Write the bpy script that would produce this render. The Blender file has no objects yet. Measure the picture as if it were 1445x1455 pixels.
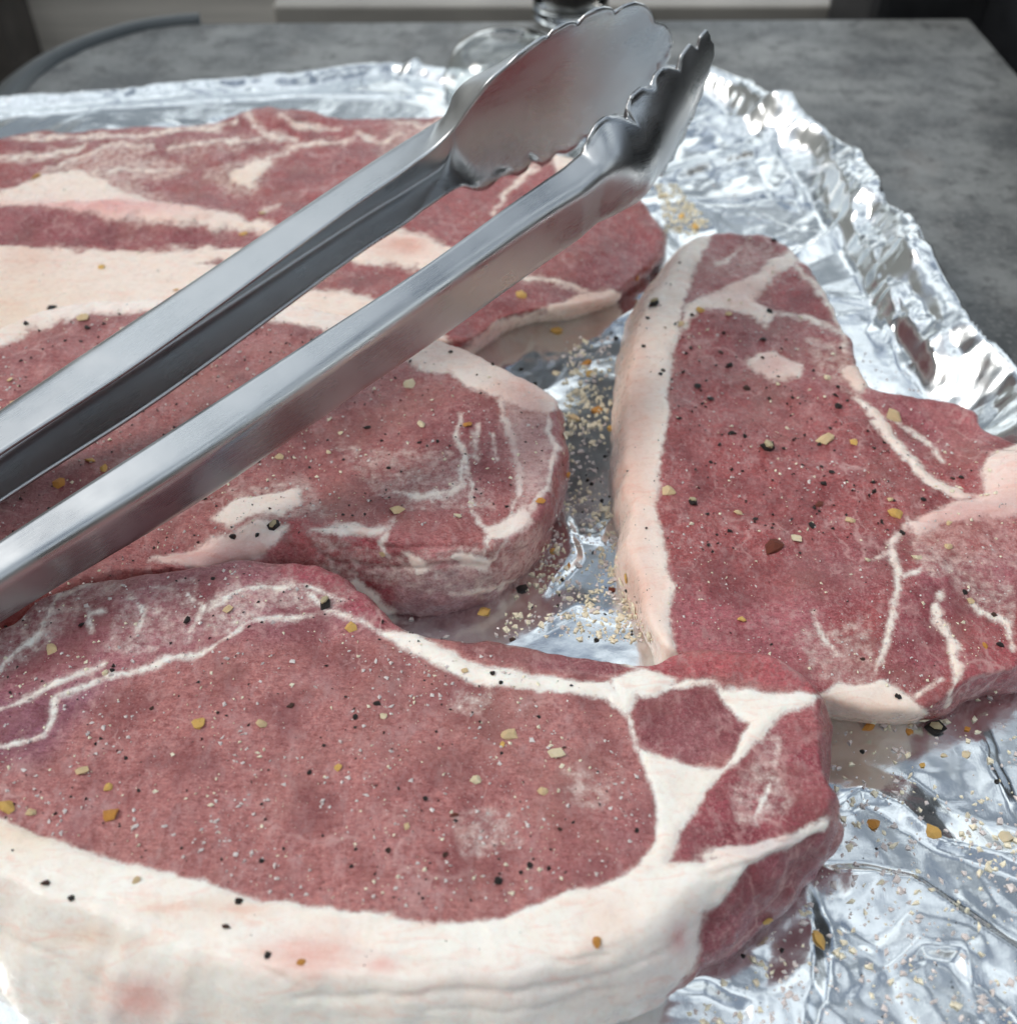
import bpy, math, random
import numpy as np
from mathutils import Vector
from mathutils.bvhtree import BVHTree
from mathutils.geometry import delaunay_2d_cdt

random.seed(7); rng = np.random.default_rng(7)
sc = bpy.context.scene
C = sc.collection

# ------------------------------------------------------------------ camera
CAM_H, PITCH, FPX = .24, math.radians(43.5), 1560.0      # metres, downward pitch, focal length in photo pixels
cam = bpy.data.cameras.new('camera'); camo = bpy.data.objects.new('camera', cam); C.objects.link(camo)
camo.location = (0, 0, CAM_H); camo.rotation_euler = (math.pi/2 - PITCH, 0, 0)
cam.sensor_fit = 'VERTICAL'; cam.sensor_height = 24; cam.lens = 24*FPX/1455
cam.clip_start = .01; cam.clip_end = 200
cam.dof.use_dof = True; cam.dof.focus_distance = .285; cam.dof.aperture_fstop = 9.5
sc.camera = camo

# ------------------------------------------------------------------ light
SUN_EL, SUN_AZ = math.radians(42), math.radians(-92)       # azimuth from +Y towards +X
w = bpy.data.worlds.new('World'); sc.world = w; w.use_nodes = True
nt = w.node_tree; nt.nodes.clear()
out = nt.nodes.new('ShaderNodeOutputWorld'); bg = nt.nodes.new('ShaderNodeBackground')
sky = nt.nodes.new('ShaderNodeTexSky'); sky.sky_type = 'NISHITA'; sky.sun_disc = False
sky.sun_elevation = SUN_EL; sky.sun_rotation = SUN_AZ; sky.altitude = 100; sky.air_density = 1; sky.dust_density = 2
tc = nt.nodes.new('ShaderNodeTexCoord')
mp = nt.nodes.new('ShaderNodeMapping'); mp.inputs['Scale'].default_value = (1, 1, 2.2)
cl = nt.nodes.new('ShaderNodeTexNoise'); cl.inputs['Scale'].default_value = 1.7; cl.inputs['Detail'].default_value = 5
rmp = nt.nodes.new('ShaderNodeMapRange'); rmp.inputs['From Min'].default_value = .16; rmp.inputs['From Max'].default_value = .42
rmp.inputs['To Min'].default_value = .25; rmp.inputs['To Max'].default_value = .98
c2 = nt.nodes.new('ShaderNodeTexNoise'); c2.inputs['Scale'].default_value = 3.6; c2.inputs['Detail'].default_value = 3; c2.inputs['Distortion'].default_value = .4
cm = nt.nodes.new('ShaderNodeMapRange'); cm.inputs['From Min'].default_value = .47; cm.inputs['From Max'].default_value = .53
cmix = nt.nodes.new('ShaderNodeMix'); cmix.data_type = 'RGBA'; cmix.inputs[6].default_value = (1.7, 1.95, 2.2, 1); cmix.inputs[7].default_value = (11.2, 12.0, 12.3, 1)
nt.links.new(tc.outputs['Generated'], c2.inputs['Vector'])
nt.links.new(c2.outputs['Fac'], cm.inputs['Value']); nt.links.new(cm.outputs[0], cmix.inputs['Factor'])
mixc = nt.nodes.new('ShaderNodeMix'); mixc.data_type = 'RGBA'; nt.links.new(cmix.outputs[2], mixc.inputs[7])
nt.links.new(tc.outputs['Generated'], mp.inputs['Vector']); nt.links.new(mp.outputs[0], cl.inputs['Vector'])
sep = nt.nodes.new('ShaderNodeSeparateXYZ'); nt.links.new(tc.outputs['Generated'], sep.inputs[0])      # clouds thin out towards the zenith
el = nt.nodes.new('ShaderNodeMath'); el.operation = 'MULTIPLY_ADD'; el.inputs[1].default_value = -.26; nt.links.new(sep.outputs[2], el.inputs[0]); nt.links.new(cl.outputs['Fac'], el.inputs[2])
nt.links.new(el.outputs[0], rmp.inputs['Value']); nt.links.new(rmp.outputs[0], mixc.inputs['Factor'])
nt.links.new(sky.outputs[0], mixc.inputs[6]); nt.links.new(mixc.outputs[2], bg.inputs['Color'])
bg.inputs['Strength'].default_value = .10
nt.links.new(bg.outputs[0], out.inputs['Surface'])
sl = bpy.data.lights.new('sun', 'SUN'); sl.energy = 1.05; sl.angle = math.radians(20); sl.color = (1, .96, .9)
so = bpy.data.objects.new('sun', sl); C.objects.link(so)
sd = Vector((math.sin(SUN_AZ)*math.cos(SUN_EL), math.cos(SUN_AZ)*math.cos(SUN_EL), math.sin(SUN_EL)))
so.rotation_euler = sd.to_track_quat('Z', 'Y').to_euler()
sc.view_settings.view_transform = 'Standard'; sc.view_settings.look = 'None'; sc.view_settings.exposure = .53; sc.view_settings.gamma = 1
sc.render.engine = 'CYCLES'; sc.cycles.use_denoising = True; sc.cycles.max_bounces = 7; sc.cycles.use_adaptive_sampling = True; sc.cycles.adaptive_threshold = .015
sc.cycles.sample_clamp_indirect = 6; sc.cycles.caustics_refractive = False

# ------------------------------------------------------------------ helpers
RT = np.array([1, 0, 0.]); FW = np.array([0, math.cos(PITCH), -math.sin(PITCH)]); UP = np.array([0, math.sin(PITCH), math.cos(PITCH)])
CP = np.array([0, 0, CAM_H])
def ray(x, y): return FW + (x-722.5)/FPX*RT - (y-727.5)/FPX*UP
def P(x, y, z):
    """the place at height z that the photograph shows at photo pixel x, y"""
    d = ray(x, y); return CP + d*(z-CAM_H)/d[2]
def rp(x, y, o, n):
    d = ray(x, y); return CP + d*(((o-CP) @ n)/(d @ n))
def lin(r, g, b):
    f = lambda c: (c/255/12.92) if c <= 10 else ((c/255+.055)/1.055)**2.4
    return (f(r), f(g), f(b))
def norm(v): return v/np.linalg.norm(v)

def tag(o, label=None, cat=None, group=None, kind=None):
    if label: o['label'] = label
    if cat: o['category'] = cat
    if group: o['group'] = group
    if kind: o['kind'] = kind
    return o
def mesh(name, v, f, smooth=True):
    m = bpy.data.meshes.new(name); m.from_pydata([tuple(map(float, p)) for p in v], [], [tuple(map(int, q)) for q in f])
    if smooth: m.polygons.foreach_set('use_smooth', np.ones(len(m.polygons), bool))
    m.update(); return m
def obj(name, me, mat=None, parent=None):
    o = bpy.data.objects.new(name, me); C.objects.link(o)
    if mat: me.materials.append(mat)
    if parent: o.parent = parent
    return o
def empty(name, loc=(0, 0, 0)):
    o = bpy.data.objects.new(name, None); C.objects.link(o); o.location = loc; o.empty_display_size = .01; return o
def part(name, me, mat, root):
    """a mesh built in world coordinates, parented to a root that is not at the origin"""
    o = obj(name, me, mat, root); o.matrix_parent_inverse = root.matrix_world.inverted() if False else o.matrix_parent_inverse
    o.location = -Vector(root.location); return o
def box(x0, x1, y0, y1, z0, z1, bev=0.0, name='box'):
    import bmesh
    bm = bmesh.new(); bmesh.ops.create_cube(bm, size=1)
    for v in bm.verts:
        v.co = Vector(((x0+x1)/2+v.co.x*(x1-x0), (y0+y1)/2+v.co.y*(y1-y0), (z0+z1)/2+v.co.z*(z1-z0)))
    if bev: bmesh.ops.bevel(bm, geom=list(bm.edges), offset=bev, segments=3, affect='EDGES', profile=.6)
    m = bpy.data.meshes.new(name); bm.to_mesh(m); bm.free(); return m
def lathe(prof, n=48, name='lathe'):
    v, f = [], []
    for r, z in prof:
        for k in range(n):
            a = 2*math.pi*k/n; v.append((r*math.cos(a), r*math.sin(a), z))
    for i in range(len(prof)-1):
        for k in range(n):
            f.append((i*n+k, i*n+(k+1) % n, (i+1)*n+(k+1) % n, (i+1)*n+k))
    return mesh(name, v, f)

def _h(i, j, k, s):
    n = (i*374761393 + j*668265263 + k*2147483647 + s*1274126177) & 0xffffffff
    n = ((n ^ (n >> 13))*1274126177) & 0xffffffff
    return ((n ^ (n >> 16)) & 0xffff)/65535.0*2-1
def noise3(p, scale, seed=0):
    q = p*scale; i = np.floor(q).astype(np.int64); f = q-i; f = f*f*(3-2*f)
    r = 0
    for a in (0, 1):
        for b in (0, 1):
            for c in (0, 1):
                wgt = (f[:, 0] if a else 1-f[:, 0])*(f[:, 1] if b else 1-f[:, 1])*(f[:, 2] if c else 1-f[:, 2])
                r = r + wgt*_h(i[:, 0]+a, i[:, 1]+b, i[:, 2]+c, seed)
    return r
def facet(x, y, scale, seed=0, rot=0.3):
    """piecewise-linear noise on a triangle lattice: flat facets with sharp creases between them"""
    c, s = math.cos(rot), math.sin(rot); x, y = (x*c-y*s)*scale, (x*s+y*c)*scale
    F2 = .5*(math.sqrt(3)-1); t = (x+y)*F2
    u, v = x+t, y+t; i = np.floor(u).astype(np.int64); j = np.floor(v).astype(np.int64); fu, fv = u-i, v-j
    z = np.zeros_like(i); h00 = _h(i, j, z, seed); h11 = _h(i+1, j+1, z, seed); h10 = _h(i+1, j, z, seed); h01 = _h(i, j+1, z, seed)
    return np.where(fu > fv, h00*(1-fu)+h10*(fu-fv)+h11*fv, h00*(1-fv)+h01*(fv-fu)+h11*fu)
def seg_dist(px, py, pts):
    d = np.full(px.shape, 1e9)
    for (x0, y0), (x1, y1) in zip(pts[:-1], pts[1:]):
        dx, dy = x1-x0, y1-y0; L = dx*dx+dy*dy+1e-12
        t = np.clip(((px-x0)*dx+(py-y0)*dy)/L, 0, 1)
        d = np.minimum(d, np.hypot(px-x0-t*dx, py-y0-t*dy))
    return d
def poly_sd(px, py, pts):
    """signed distance to a closed polygon, positive inside"""
    c = list(pts)+[pts[0]]; d = seg_dist(px, py, c); ins = np.zeros(px.shape, bool)
    for (x0, y0), (x1, y1) in zip(c[:-1], c[1:]):
        if y0 == y1: continue
        cr = ((y0 > py) != (y1 > py)) & (px < (x1-x0)*(py-y0)/(y1-y0)+x0); ins ^= cr
    return np.where(ins, d, -d)
def sstep(a, b, x):
    t = np.clip((x-a)/(b-a), 0, 1); return t*t*(3-2*t)
def catmull(pts, n, closed=True):
    pts = np.asarray(pts, float); N = len(pts); o = []
    m = N if closed else N-1
    for k in range(m):
        if closed: p0, p1, p2, p3 = pts[(k-1) % N], pts[k], pts[(k+1) % N], pts[(k+2) % N]
        else: p0, p1, p2, p3 = pts[max(k-1, 0)], pts[k], pts[k+1], pts[min(k+2, N-1)]
        for j in range(n):
            t = j/n
            o.append(.5*((2*p1)+(-p0+p2)*t+(2*p0-5*p1+4*p2-p3)*t*t+(-p0+3*p1-3*p2+p3)*t**3))
    if not closed: o.append(pts[-1])
    return np.array(o)

# ------------------------------------------------------------------ material helpers
class N:
    def __init__(s, name):
        s.m = bpy.data.materials.new(name); s.m.use_nodes = True; s.t = s.m.node_tree; s.t.nodes.clear()
        s.out = s.t.nodes.new('ShaderNodeOutputMaterial'); s.b = s.t.nodes.new('ShaderNodeBsdfPrincipled')
        s.t.links.new(s.b.outputs[0], s.out.inputs[0]); s.tc = s.t.nodes.new('ShaderNodeTexCoord').outputs['Object']
    def n(s, k, **kw):
        nd = s.t.nodes.new(k)
        for a, v in kw.items(): setattr(nd, a, v)
        return nd
    def put(s, sock, v):
        if hasattr(v, 'is_output'): s.t.links.new(v, sock)
        elif v is not None: sock.default_value = v
    def map(s, scale, rot=(0, 0, 0), vec=None):
        nd = s.n('ShaderNodeMapping'); s.put(nd.inputs['Vector'], vec or s.tc); nd.inputs['Scale'].default_value = scale; nd.inputs['Rotation'].default_value = rot
        return nd.outputs[0]
    def noise(s, scale, detail=3, rough=.5, vec=None, dist=0):
        nd = s.n('ShaderNodeTexNoise'); s.put(nd.inputs['Vector'], vec or s.tc)
        nd.inputs['Scale'].default_value = scale; nd.inputs['Detail'].default_value = detail; nd.inputs['Roughness'].default_value = rough; nd.inputs['Distortion'].default_value = dist
        return nd.outputs['Fac']
    def voro(s, scale, feature='F1', vec=None):
        nd = s.n('ShaderNodeTexVoronoi', feature=feature); s.put(nd.inputs['Vector'], vec or s.tc); nd.inputs['Scale'].default_value = scale
        return nd.outputs['Distance']
    def math(s, op, a, b=None, c=None):
        nd = s.n('ShaderNodeMath', operation=op); s.put(nd.inputs[0], a); s.put(nd.inputs[1], b)
        if c is not None: s.put(nd.inputs[2], c)
        return nd.outputs[0]
    def rng(s, v, a, b, c=0, d=1, smooth=False):
        nd = s.n('ShaderNodeMapRange'); s.put(nd.inputs['Value'], v)
        if smooth: nd.interpolation_type = 'SMOOTHSTEP'
        for k, q in zip(('From Min', 'From Max', 'To Min', 'To Max'), (a, b, c, d)): nd.inputs[k].default_value = q
        return nd.outputs[0]
    def mix(s, f, a, b, blend='MIX'):
        nd = s.n('ShaderNodeMix', data_type='RGBA', blend_type=blend); s.put(nd.inputs[0], f)
        for i, q in ((6, a), (7, b)): s.put(nd.inputs[i], (tuple(q)+(1,)) if isinstance(q, (tuple, list)) and len(q) == 3 else q)
        return nd.outputs[2]
    def attr(s, name, col=False):
        nd = s.n('ShaderNodeAttribute', attribute_name=name); return nd.outputs['Color' if col else 'Fac']
    def bump(s, h, dist, strength=1, normal=None):
        nd = s.n('ShaderNodeBump'); s.put(nd.inputs['Height'], h); nd.inputs['Distance'].default_value = dist; nd.inputs['Strength'].default_value = strength
        if normal is not None: s.put(nd.inputs['Normal'], normal)
        return nd.outputs[0]
    def set(s, **kw):
        for k, v in kw.items():
            k = k.replace('_', ' '); v = (tuple(v)+(1,)) if isinstance(v, (tuple, list)) and len(v) == 3 and 'Color' in k else v
            s.put(s.b.inputs[k], v)
        return s.m
def simple(name, col, rough=.5, metal=0, var=.0, vscale=200, bump=0, **kw):
    g = N(name); c = tuple(col)
    if var:
        nz = g.noise(vscale, 4); c = g.mix(g.rng(nz, .3, .7), tuple(x*(1-var) for x in col), tuple(min(1, x*(1+var)) for x in col))
    g.set(Base_Color=c, Roughness=rough, Metallic=metal, **kw)
    if bump: g.set(Normal=g.bump(g.noise(vscale*3, 3), bump))
    return g.m

# ------------------------------------------------------------------ meat material
def meat_material():
    g = N('raw_pork'); fat = g.attr('fat'); mc = g.attr('meat_colour', True); fc = g.attr('fat_colour', True)
    n1 = g.noise(420, 4, .6); n2 = g.noise(1700, 3, .6)
    e = g.math('ADD', fat, g.math('MULTIPLY', g.math('SUBTRACT', n1, .5), 13.))
    e = g.math('ADD', e, g.math('MULTIPLY', g.math('SUBTRACT', n2, .5), 5.))
    fm = g.math('POWER', g.rng(e, -7, 3.4, smooth=True), 1.5)
    # lean: fibre grain, pale flecks of marbling, darker pores
    fib = g.noise(1.0, 5, .68, vec=g.map((520, 1500, 1100), (0, 0, .22)), dist=1.2)
    fine = g.noise(2400, 3, .65); mid = g.noise(900, 5, .72, vec=g.map((1, .6, 1), (.3, 0, .4)))
    lean = g.mix(g.rng(fib, .38, .62), g.mix(1, mc, (.58, .42, .43), 'MULTIPLY'), g.mix(1, mc, (1.14, 1.22, 1.20), 'MULTIPLY'))
    lean = g.mix(g.rng(mid, .52, .66, 0, .55), lean, (.60, .33, .31))
    lean = g.mix(g.rng(mid, .36, .46, .42, 0), lean, (.15, .028, .030))
    lean = g.mix(g.rng(g.voro(900, vec=g.map((1, .8, 1), (0, 0, .3))), .02, .30, .55, 0), lean, g.mix(g.rng(g.noise(700, 2), .45, .55), (.62, .40, .37), (.17, .03, .03)))
    lean = g.mix(g.rng(fine, .56, .68, 0, .4), lean, (.68, .42, .38))
    med = g.noise(330, 5, .7, vec=g.map((1, .5, 1), (0, 0, .6)))
    lean = g.mix(g.rng(med, .53, .66, 0, .62), lean, (.54, .33, .31))
    big = g.noise(75, 4, .6); lean = g.mix(g.rng(big, .5, .68, 0, .30), lean, (.42, .19, .19))
    lean = g.mix(g.rng(g.noise(60, 3, .6, vec=g.map((1, 1, 1), (1, 2, 0))), .48, .64, 0, .55), lean, (.17, .026, .030))
    lean = g.mix(g.rng(g.noise(38, 4, .6, vec=g.map((1, 1, 1), (3, 1, 0))), .5, .66, 0, .35), lean, (.36, .17, .13))
    for sc_, wv, lo_, am in ((62, .055, .50, .62), (150, .06, .53, .45)):
        wp = g.n('ShaderNodeVectorMath', operation='ADD'); nz = g.n('ShaderNodeTexNoise'); g.put(nz.inputs['Vector'], g.tc); nz.inputs['Scale'].default_value = sc_*1.3; nz.inputs['Detail'].default_value = 4
        sc2 = g.n('ShaderNodeVectorMath', operation='SCALE'); g.put(sc2.inputs[0], nz.outputs['Color']); sc2.inputs['Scale'].default_value = 1.1/sc_; g.put(wp.inputs[0], g.tc); g.put(wp.inputs[1], sc2.outputs[0])
        ve = g.voro(sc_, 'DISTANCE_TO_EDGE', vec=g.map((1, .7, 1), (0, 0, .7), wp.outputs[0])); msk = g.math('MULTIPLY', g.rng(g.noise(sc_*.7, 3, .6), lo_, lo_+.12), g.rng(ve, 0, wv, am, 0, True))
        lean = g.mix(msk, lean, (.66, .42, .38))
    # fat: soft warm and pink mottling, small grain
    fn = g.noise(140, 5, .62)
    fcol = g.mix(g.rng(fn, .45, .64, 0, .40), fc, g.mix(1, fc, (.98, .86, .80), 'MULTIPLY'))
    fcol = g.mix(g.rng(g.noise(800, 4, .65), .5, .66, 0, .22), fcol, g.mix(1, fcol, (.80, .66, .60), 'MULTIPLY'))
    fcol = g.mix(g.rng(fine, .55, .68, 0, .3), fcol, (.92, .88, .82))
    fcol = g.mix(g.rng(g.noise(1, 5, .65, vec=g.map((70, 230, 150), (0, 0, .2)), dist=1.5), .53, .68, 0, .42), fcol, g.mix(1, fcol, (.93, .62, .55), 'MULTIPLY'))
    lean = g.mix(1, lean, (.92, .84, .86), 'MULTIPLY')
    col = g.mix(fm, lean, fcol)
    hgt = g.math('ADD', g.math('MULTIPLY', fib, .6), g.math('MULTIPLY', g.noise(520, 5, .7), 1.2))
    hgt = g.math('ADD', hgt, g.math('MULTIPLY', mid, .7)); hgt = g.math('ADD', hgt, g.math('MULTIPLY', fine, .4)); hgt = g.math('ADD', hgt, g.math('MULTIPLY', fm, .22))
    hgt = g.math('MULTIPLY', hgt, g.rng(fm, 0, 1, 1, .42)); nrm = g.bump(hgt, .00024, 1.)
    g.set(Base_Color=col, Roughness=g.rng(g.noise(420, 3), .35, .65, .20, .44), Normal=nrm, Subsurface_Weight=g.rng(fm, 0, 1, .08, .42),
          Subsurface_Radius=(.003, .0014, .001), Subsurface_Scale=.5, Specular_IOR_Level=.3, Coat_Weight=g.rng(fm, 0, 1, .55, .28), Coat_Roughness=.10, Coat_Normal=g.bump(g.math('MULTIPLY', g.math('ADD', g.noise(380, 4, .6), g.math('MULTIPLY', g.noise(1300, 3, .6), .35)), g.rng(fm, 0, 1, 1, .45)), .0021, 1.))
    return g.m
MEAT = meat_material()

# ------------------------------------------------------------------ chops
bvh_sources = []          # (vertices, polygons, name)
def chop(name, label, ztop, pairs, bulge, fats, lines, meat_base, fat_base, tints, fat_tints, lifts=(), bones=(), voxel=.0007, zmin=.001, grooves=(), soft=()):
    tops, bots = [], []
    for (tx, ty), bt in pairs:
        t = P(tx, ty, ztop)[:2]; tops.append(t); bots.append(t if bt is None else P(bt[0], bt[1], .001)[:2])
    T = catmull(tops, 7); B = catmull(bots, 7); n = len(T)
    def normals(A):
        d = np.roll(A, -3, 0)-np.roll(A, 3, 0); q = np.stack([d[:, 1], -d[:, 0]], 1); q /= np.linalg.norm(q, axis=1)[:, None]+1e-9
        area = np.sum(A[:, 0]*np.roll(A[:, 1], -1)-np.roll(A[:, 0], -1)*A[:, 1]); return q if area > 0 else -q
    nT, nB = normals(T), normals(B)
    wob = noise3(np.c_[T*60, np.zeros(n)], 1, 5)*.0009+noise3(np.c_[T*230, np.zeros(n)], 1, 6)*.0005
    lv = []
    for k, (a, inset) in enumerate(((0, -.0035), (.10, -.0008), (.3, bulge*.7), (.55, bulge), (.8, bulge*.5), (.95, -.0003), (1, -.0017))):
        xy = B*(1-a)+T*a+(nB*(1-a)+nT*a)*(inset + wob[:, None]*(1.2 if k not in (0, 6) else .8))
        lv.append(np.c_[xy, np.full(n, zmin+(ztop-zmin)*a)])
    v = np.concatenate(lv); f = []
    for k in range(len(lv)-1):
        for i in range(n):
            j = (i+1) % n; f.append((k*n+i, k*n+j, (k+1)*n+j, (k+1)*n+i))
    f.append(tuple(range((len(lv)-1)*n, len(lv)*n))); f.append(tuple(range(n))[::-1])
    me = mesh('tmp', v, f, False)
    o = bpy.data.objects.new('tmp', me); C.objects.link(o)
    md = o.modifiers.new('r', 'REMESH'); md.mode = 'VOXEL'; md.voxel_size = voxel
    ms = o.modifiers.new('s', 'SMOOTH'); ms.iterations = 5; ms.factor = .5
    dg = bpy.context.evaluated_depsgraph_get(); em = bpy.data.meshes.new_from_object(o.evaluated_get(dg))
    bpy.data.objects.remove(o); bpy.data.meshes.remove(me)
    nv = len(em.vertices); co = np.empty(nv*3); em.vertices.foreach_get('co', co); co = co.reshape(-1, 3)
    nr = np.empty(nv*3); em.vertices.foreach_get('normal', nr); nr = nr.reshape(-1, 3)
    polys = np.empty(len(em.polygons)*4, np.int64)
    lt = np.empty(len(em.polygons), np.int64); em.polygons.foreach_get('loop_total', lt)
    lp = np.empty(len(em.loops), np.int64); em.loops.foreach_get('vertex_index', lp)
    assert (lt == 4).all(); polys = lp.reshape(-1, 4)
    bpy.data.meshes.remove(em)
    # unrolled coordinates: a point of the sides takes the place it would have if folded up to the top plane
    d = co-CP; s = (ztop-CAM_H)/np.minimum(d[:, 2], -.02)
    q = CP+d*s[:, None]; k = (q-CP) @ FW
    px = 722.5+FPX*((q-CP) @ RT)/k; py = 727.5-FPX*((q-CP) @ UP)/k
    wx = noise3(co, 160, 11)*5+noise3(co, 420, 12)*2.5; wy = noise3(co, 160, 13)*5+noise3(co, 420, 14)*2.5
    px, py = px+wx, py+wy
    fat = np.full(nv, -60.)
    for pts in fats: fat = np.maximum(fat, poly_sd(px, py, pts))
    for cap, pts in soft: fat = np.maximum(fat, np.minimum(poly_sd(px, py, pts)*.35, 0)+cap)     # thin, half see-through tissue
    vn_ = noise3(co, 260, 71)+.7*noise3(co, 700, 72)
    for wd, pts in lines:
        dd = seg_dist(px, py, pts); de = np.minimum(np.hypot(px-pts[0][0], py-pts[0][1]), np.hypot(px-pts[-1][0], py-pts[-1][1]))
        fat = np.maximum(fat, wd/2*(.45+.75*sstep(0, 45, de))+vn_*wd*.33-dd)
    mc = np.tile(np.array(lin(*meat_base)), (nv, 1)); fc = np.tile(np.array(lin(*fat_base)), (nv, 1))
    for pts, col, soft, al in tints:
        sd_ = poly_sd(px, py, pts) if len(pts) > 2 else None
        a = sstep(-soft, soft, sd_)*al; mc = mc*(1-a[:, None])+np.array(lin(*col))*a[:, None]
    for (cx, cy, rx, ry), col, al in fat_tints:
        a = np.exp(-((px-cx)/rx)**2-((py-cy)/ry)**2)*al; fc = fc*(1-a[:, None])+np.array(lin(*col))*a[:, None]
    # relief
    fm = sstep(-4, 4, fat)
    side = np.clip(1-np.abs(nr[:, 2])*1.3, 0, 1)
    dz = noise3(co, 45, 21)*.0012+noise3(co, 130, 22)*(.0006+.0004*side)+noise3(co, 320, 23)*(.00026+.0002*side)+noise3(co, 750, 24)*.00013
    dz *= 1-.45*sstep(-2, 14, fat)
    for gw, gd, pts in grooves: dz -= .5*gd*np.exp(-(seg_dist(px, py, pts)/gw)**2)
    seam = np.exp(-(fat/5.)**2)
    dz += fm*.0004-seam*.00035
    co2 = co+nr*dz[:, None]
    for (cx, cy, rx, ry, amp) in lifts:
        co2[:, 2] += np.exp(-((px-cx)/rx)**2-((py-cy)/ry)**2)*amp*np.clip(co[:, 2]/ztop, 0, 1)
    co2[:, 2] = np.maximum(co2[:, 2], .0006)
    # split by tissue
    bone = np.full(nv, -60.)
    for pts in bones: bone = np.maximum(bone, poly_sd(px, py, pts))
    ff = fat[polys].mean(1) > 0; fb = bone[polys].mean(1) > 0
    cls = np.where(fb, 2, np.where(ff, 1, 0))
    fn_ = np.cross(co2[polys[:, 2]]-co2[polys[:, 0]], co2[polys[:, 3]]-co2[polys[:, 1]])
    vn = np.zeros_like(co2)
    for c in range(4): np.add.at(vn, polys[:, c], fn_)
    vn /= np.linalg.norm(vn, axis=1)[:, None]+1e-20
    top = co2[:, 2].max(); cen = T.mean(0); root = empty(name, (cen[0], cen[1], 0)); tag(root, label, 'pork chop', 'raw pork chops on the foil')
    for c, pn in ((0, 'lean_meat'), (1, 'fat'), (2, 'bone')):
        sel = polys[cls == c]
        if not len(sel): continue
        u, inv = np.unique(sel, return_inverse=True); inv = inv.reshape(-1, 4)
        m = bpy.data.meshes.new(pn); m.vertices.add(len(u)); m.vertices.foreach_set('co', co2[u].ravel())
        m.loops.add(len(inv)*4); m.loops.foreach_set('vertex_index', inv.ravel().astype(np.int32))
        m.polygons.add(len(inv)); m.polygons.foreach_set('loop_start', (np.arange(len(inv))*4).astype(np.int32)); m.update(calc_edges=True); m.validate()
        m.polygons.foreach_set('use_smooth', np.ones(len(inv), bool))
        a = m.attributes.new('fat', 'FLOAT', 'POINT'); a.data.foreach_set('value', fat[u].astype(np.float32))
        for an, arr in (('meat_colour', mc), ('fat_colour', fc)):
            a = m.attributes.new(an, 'FLOAT_COLOR', 'POINT'); a.data.foreach_set('color', np.c_[arr[u], np.ones(len(u))].astype(np.float32).ravel())
        m.normals_split_custom_set_from_vertices(vn[u])
        part(pn, m, MEAT, root)
    bvh_sources.append((co2, polys, name))
    return root

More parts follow.
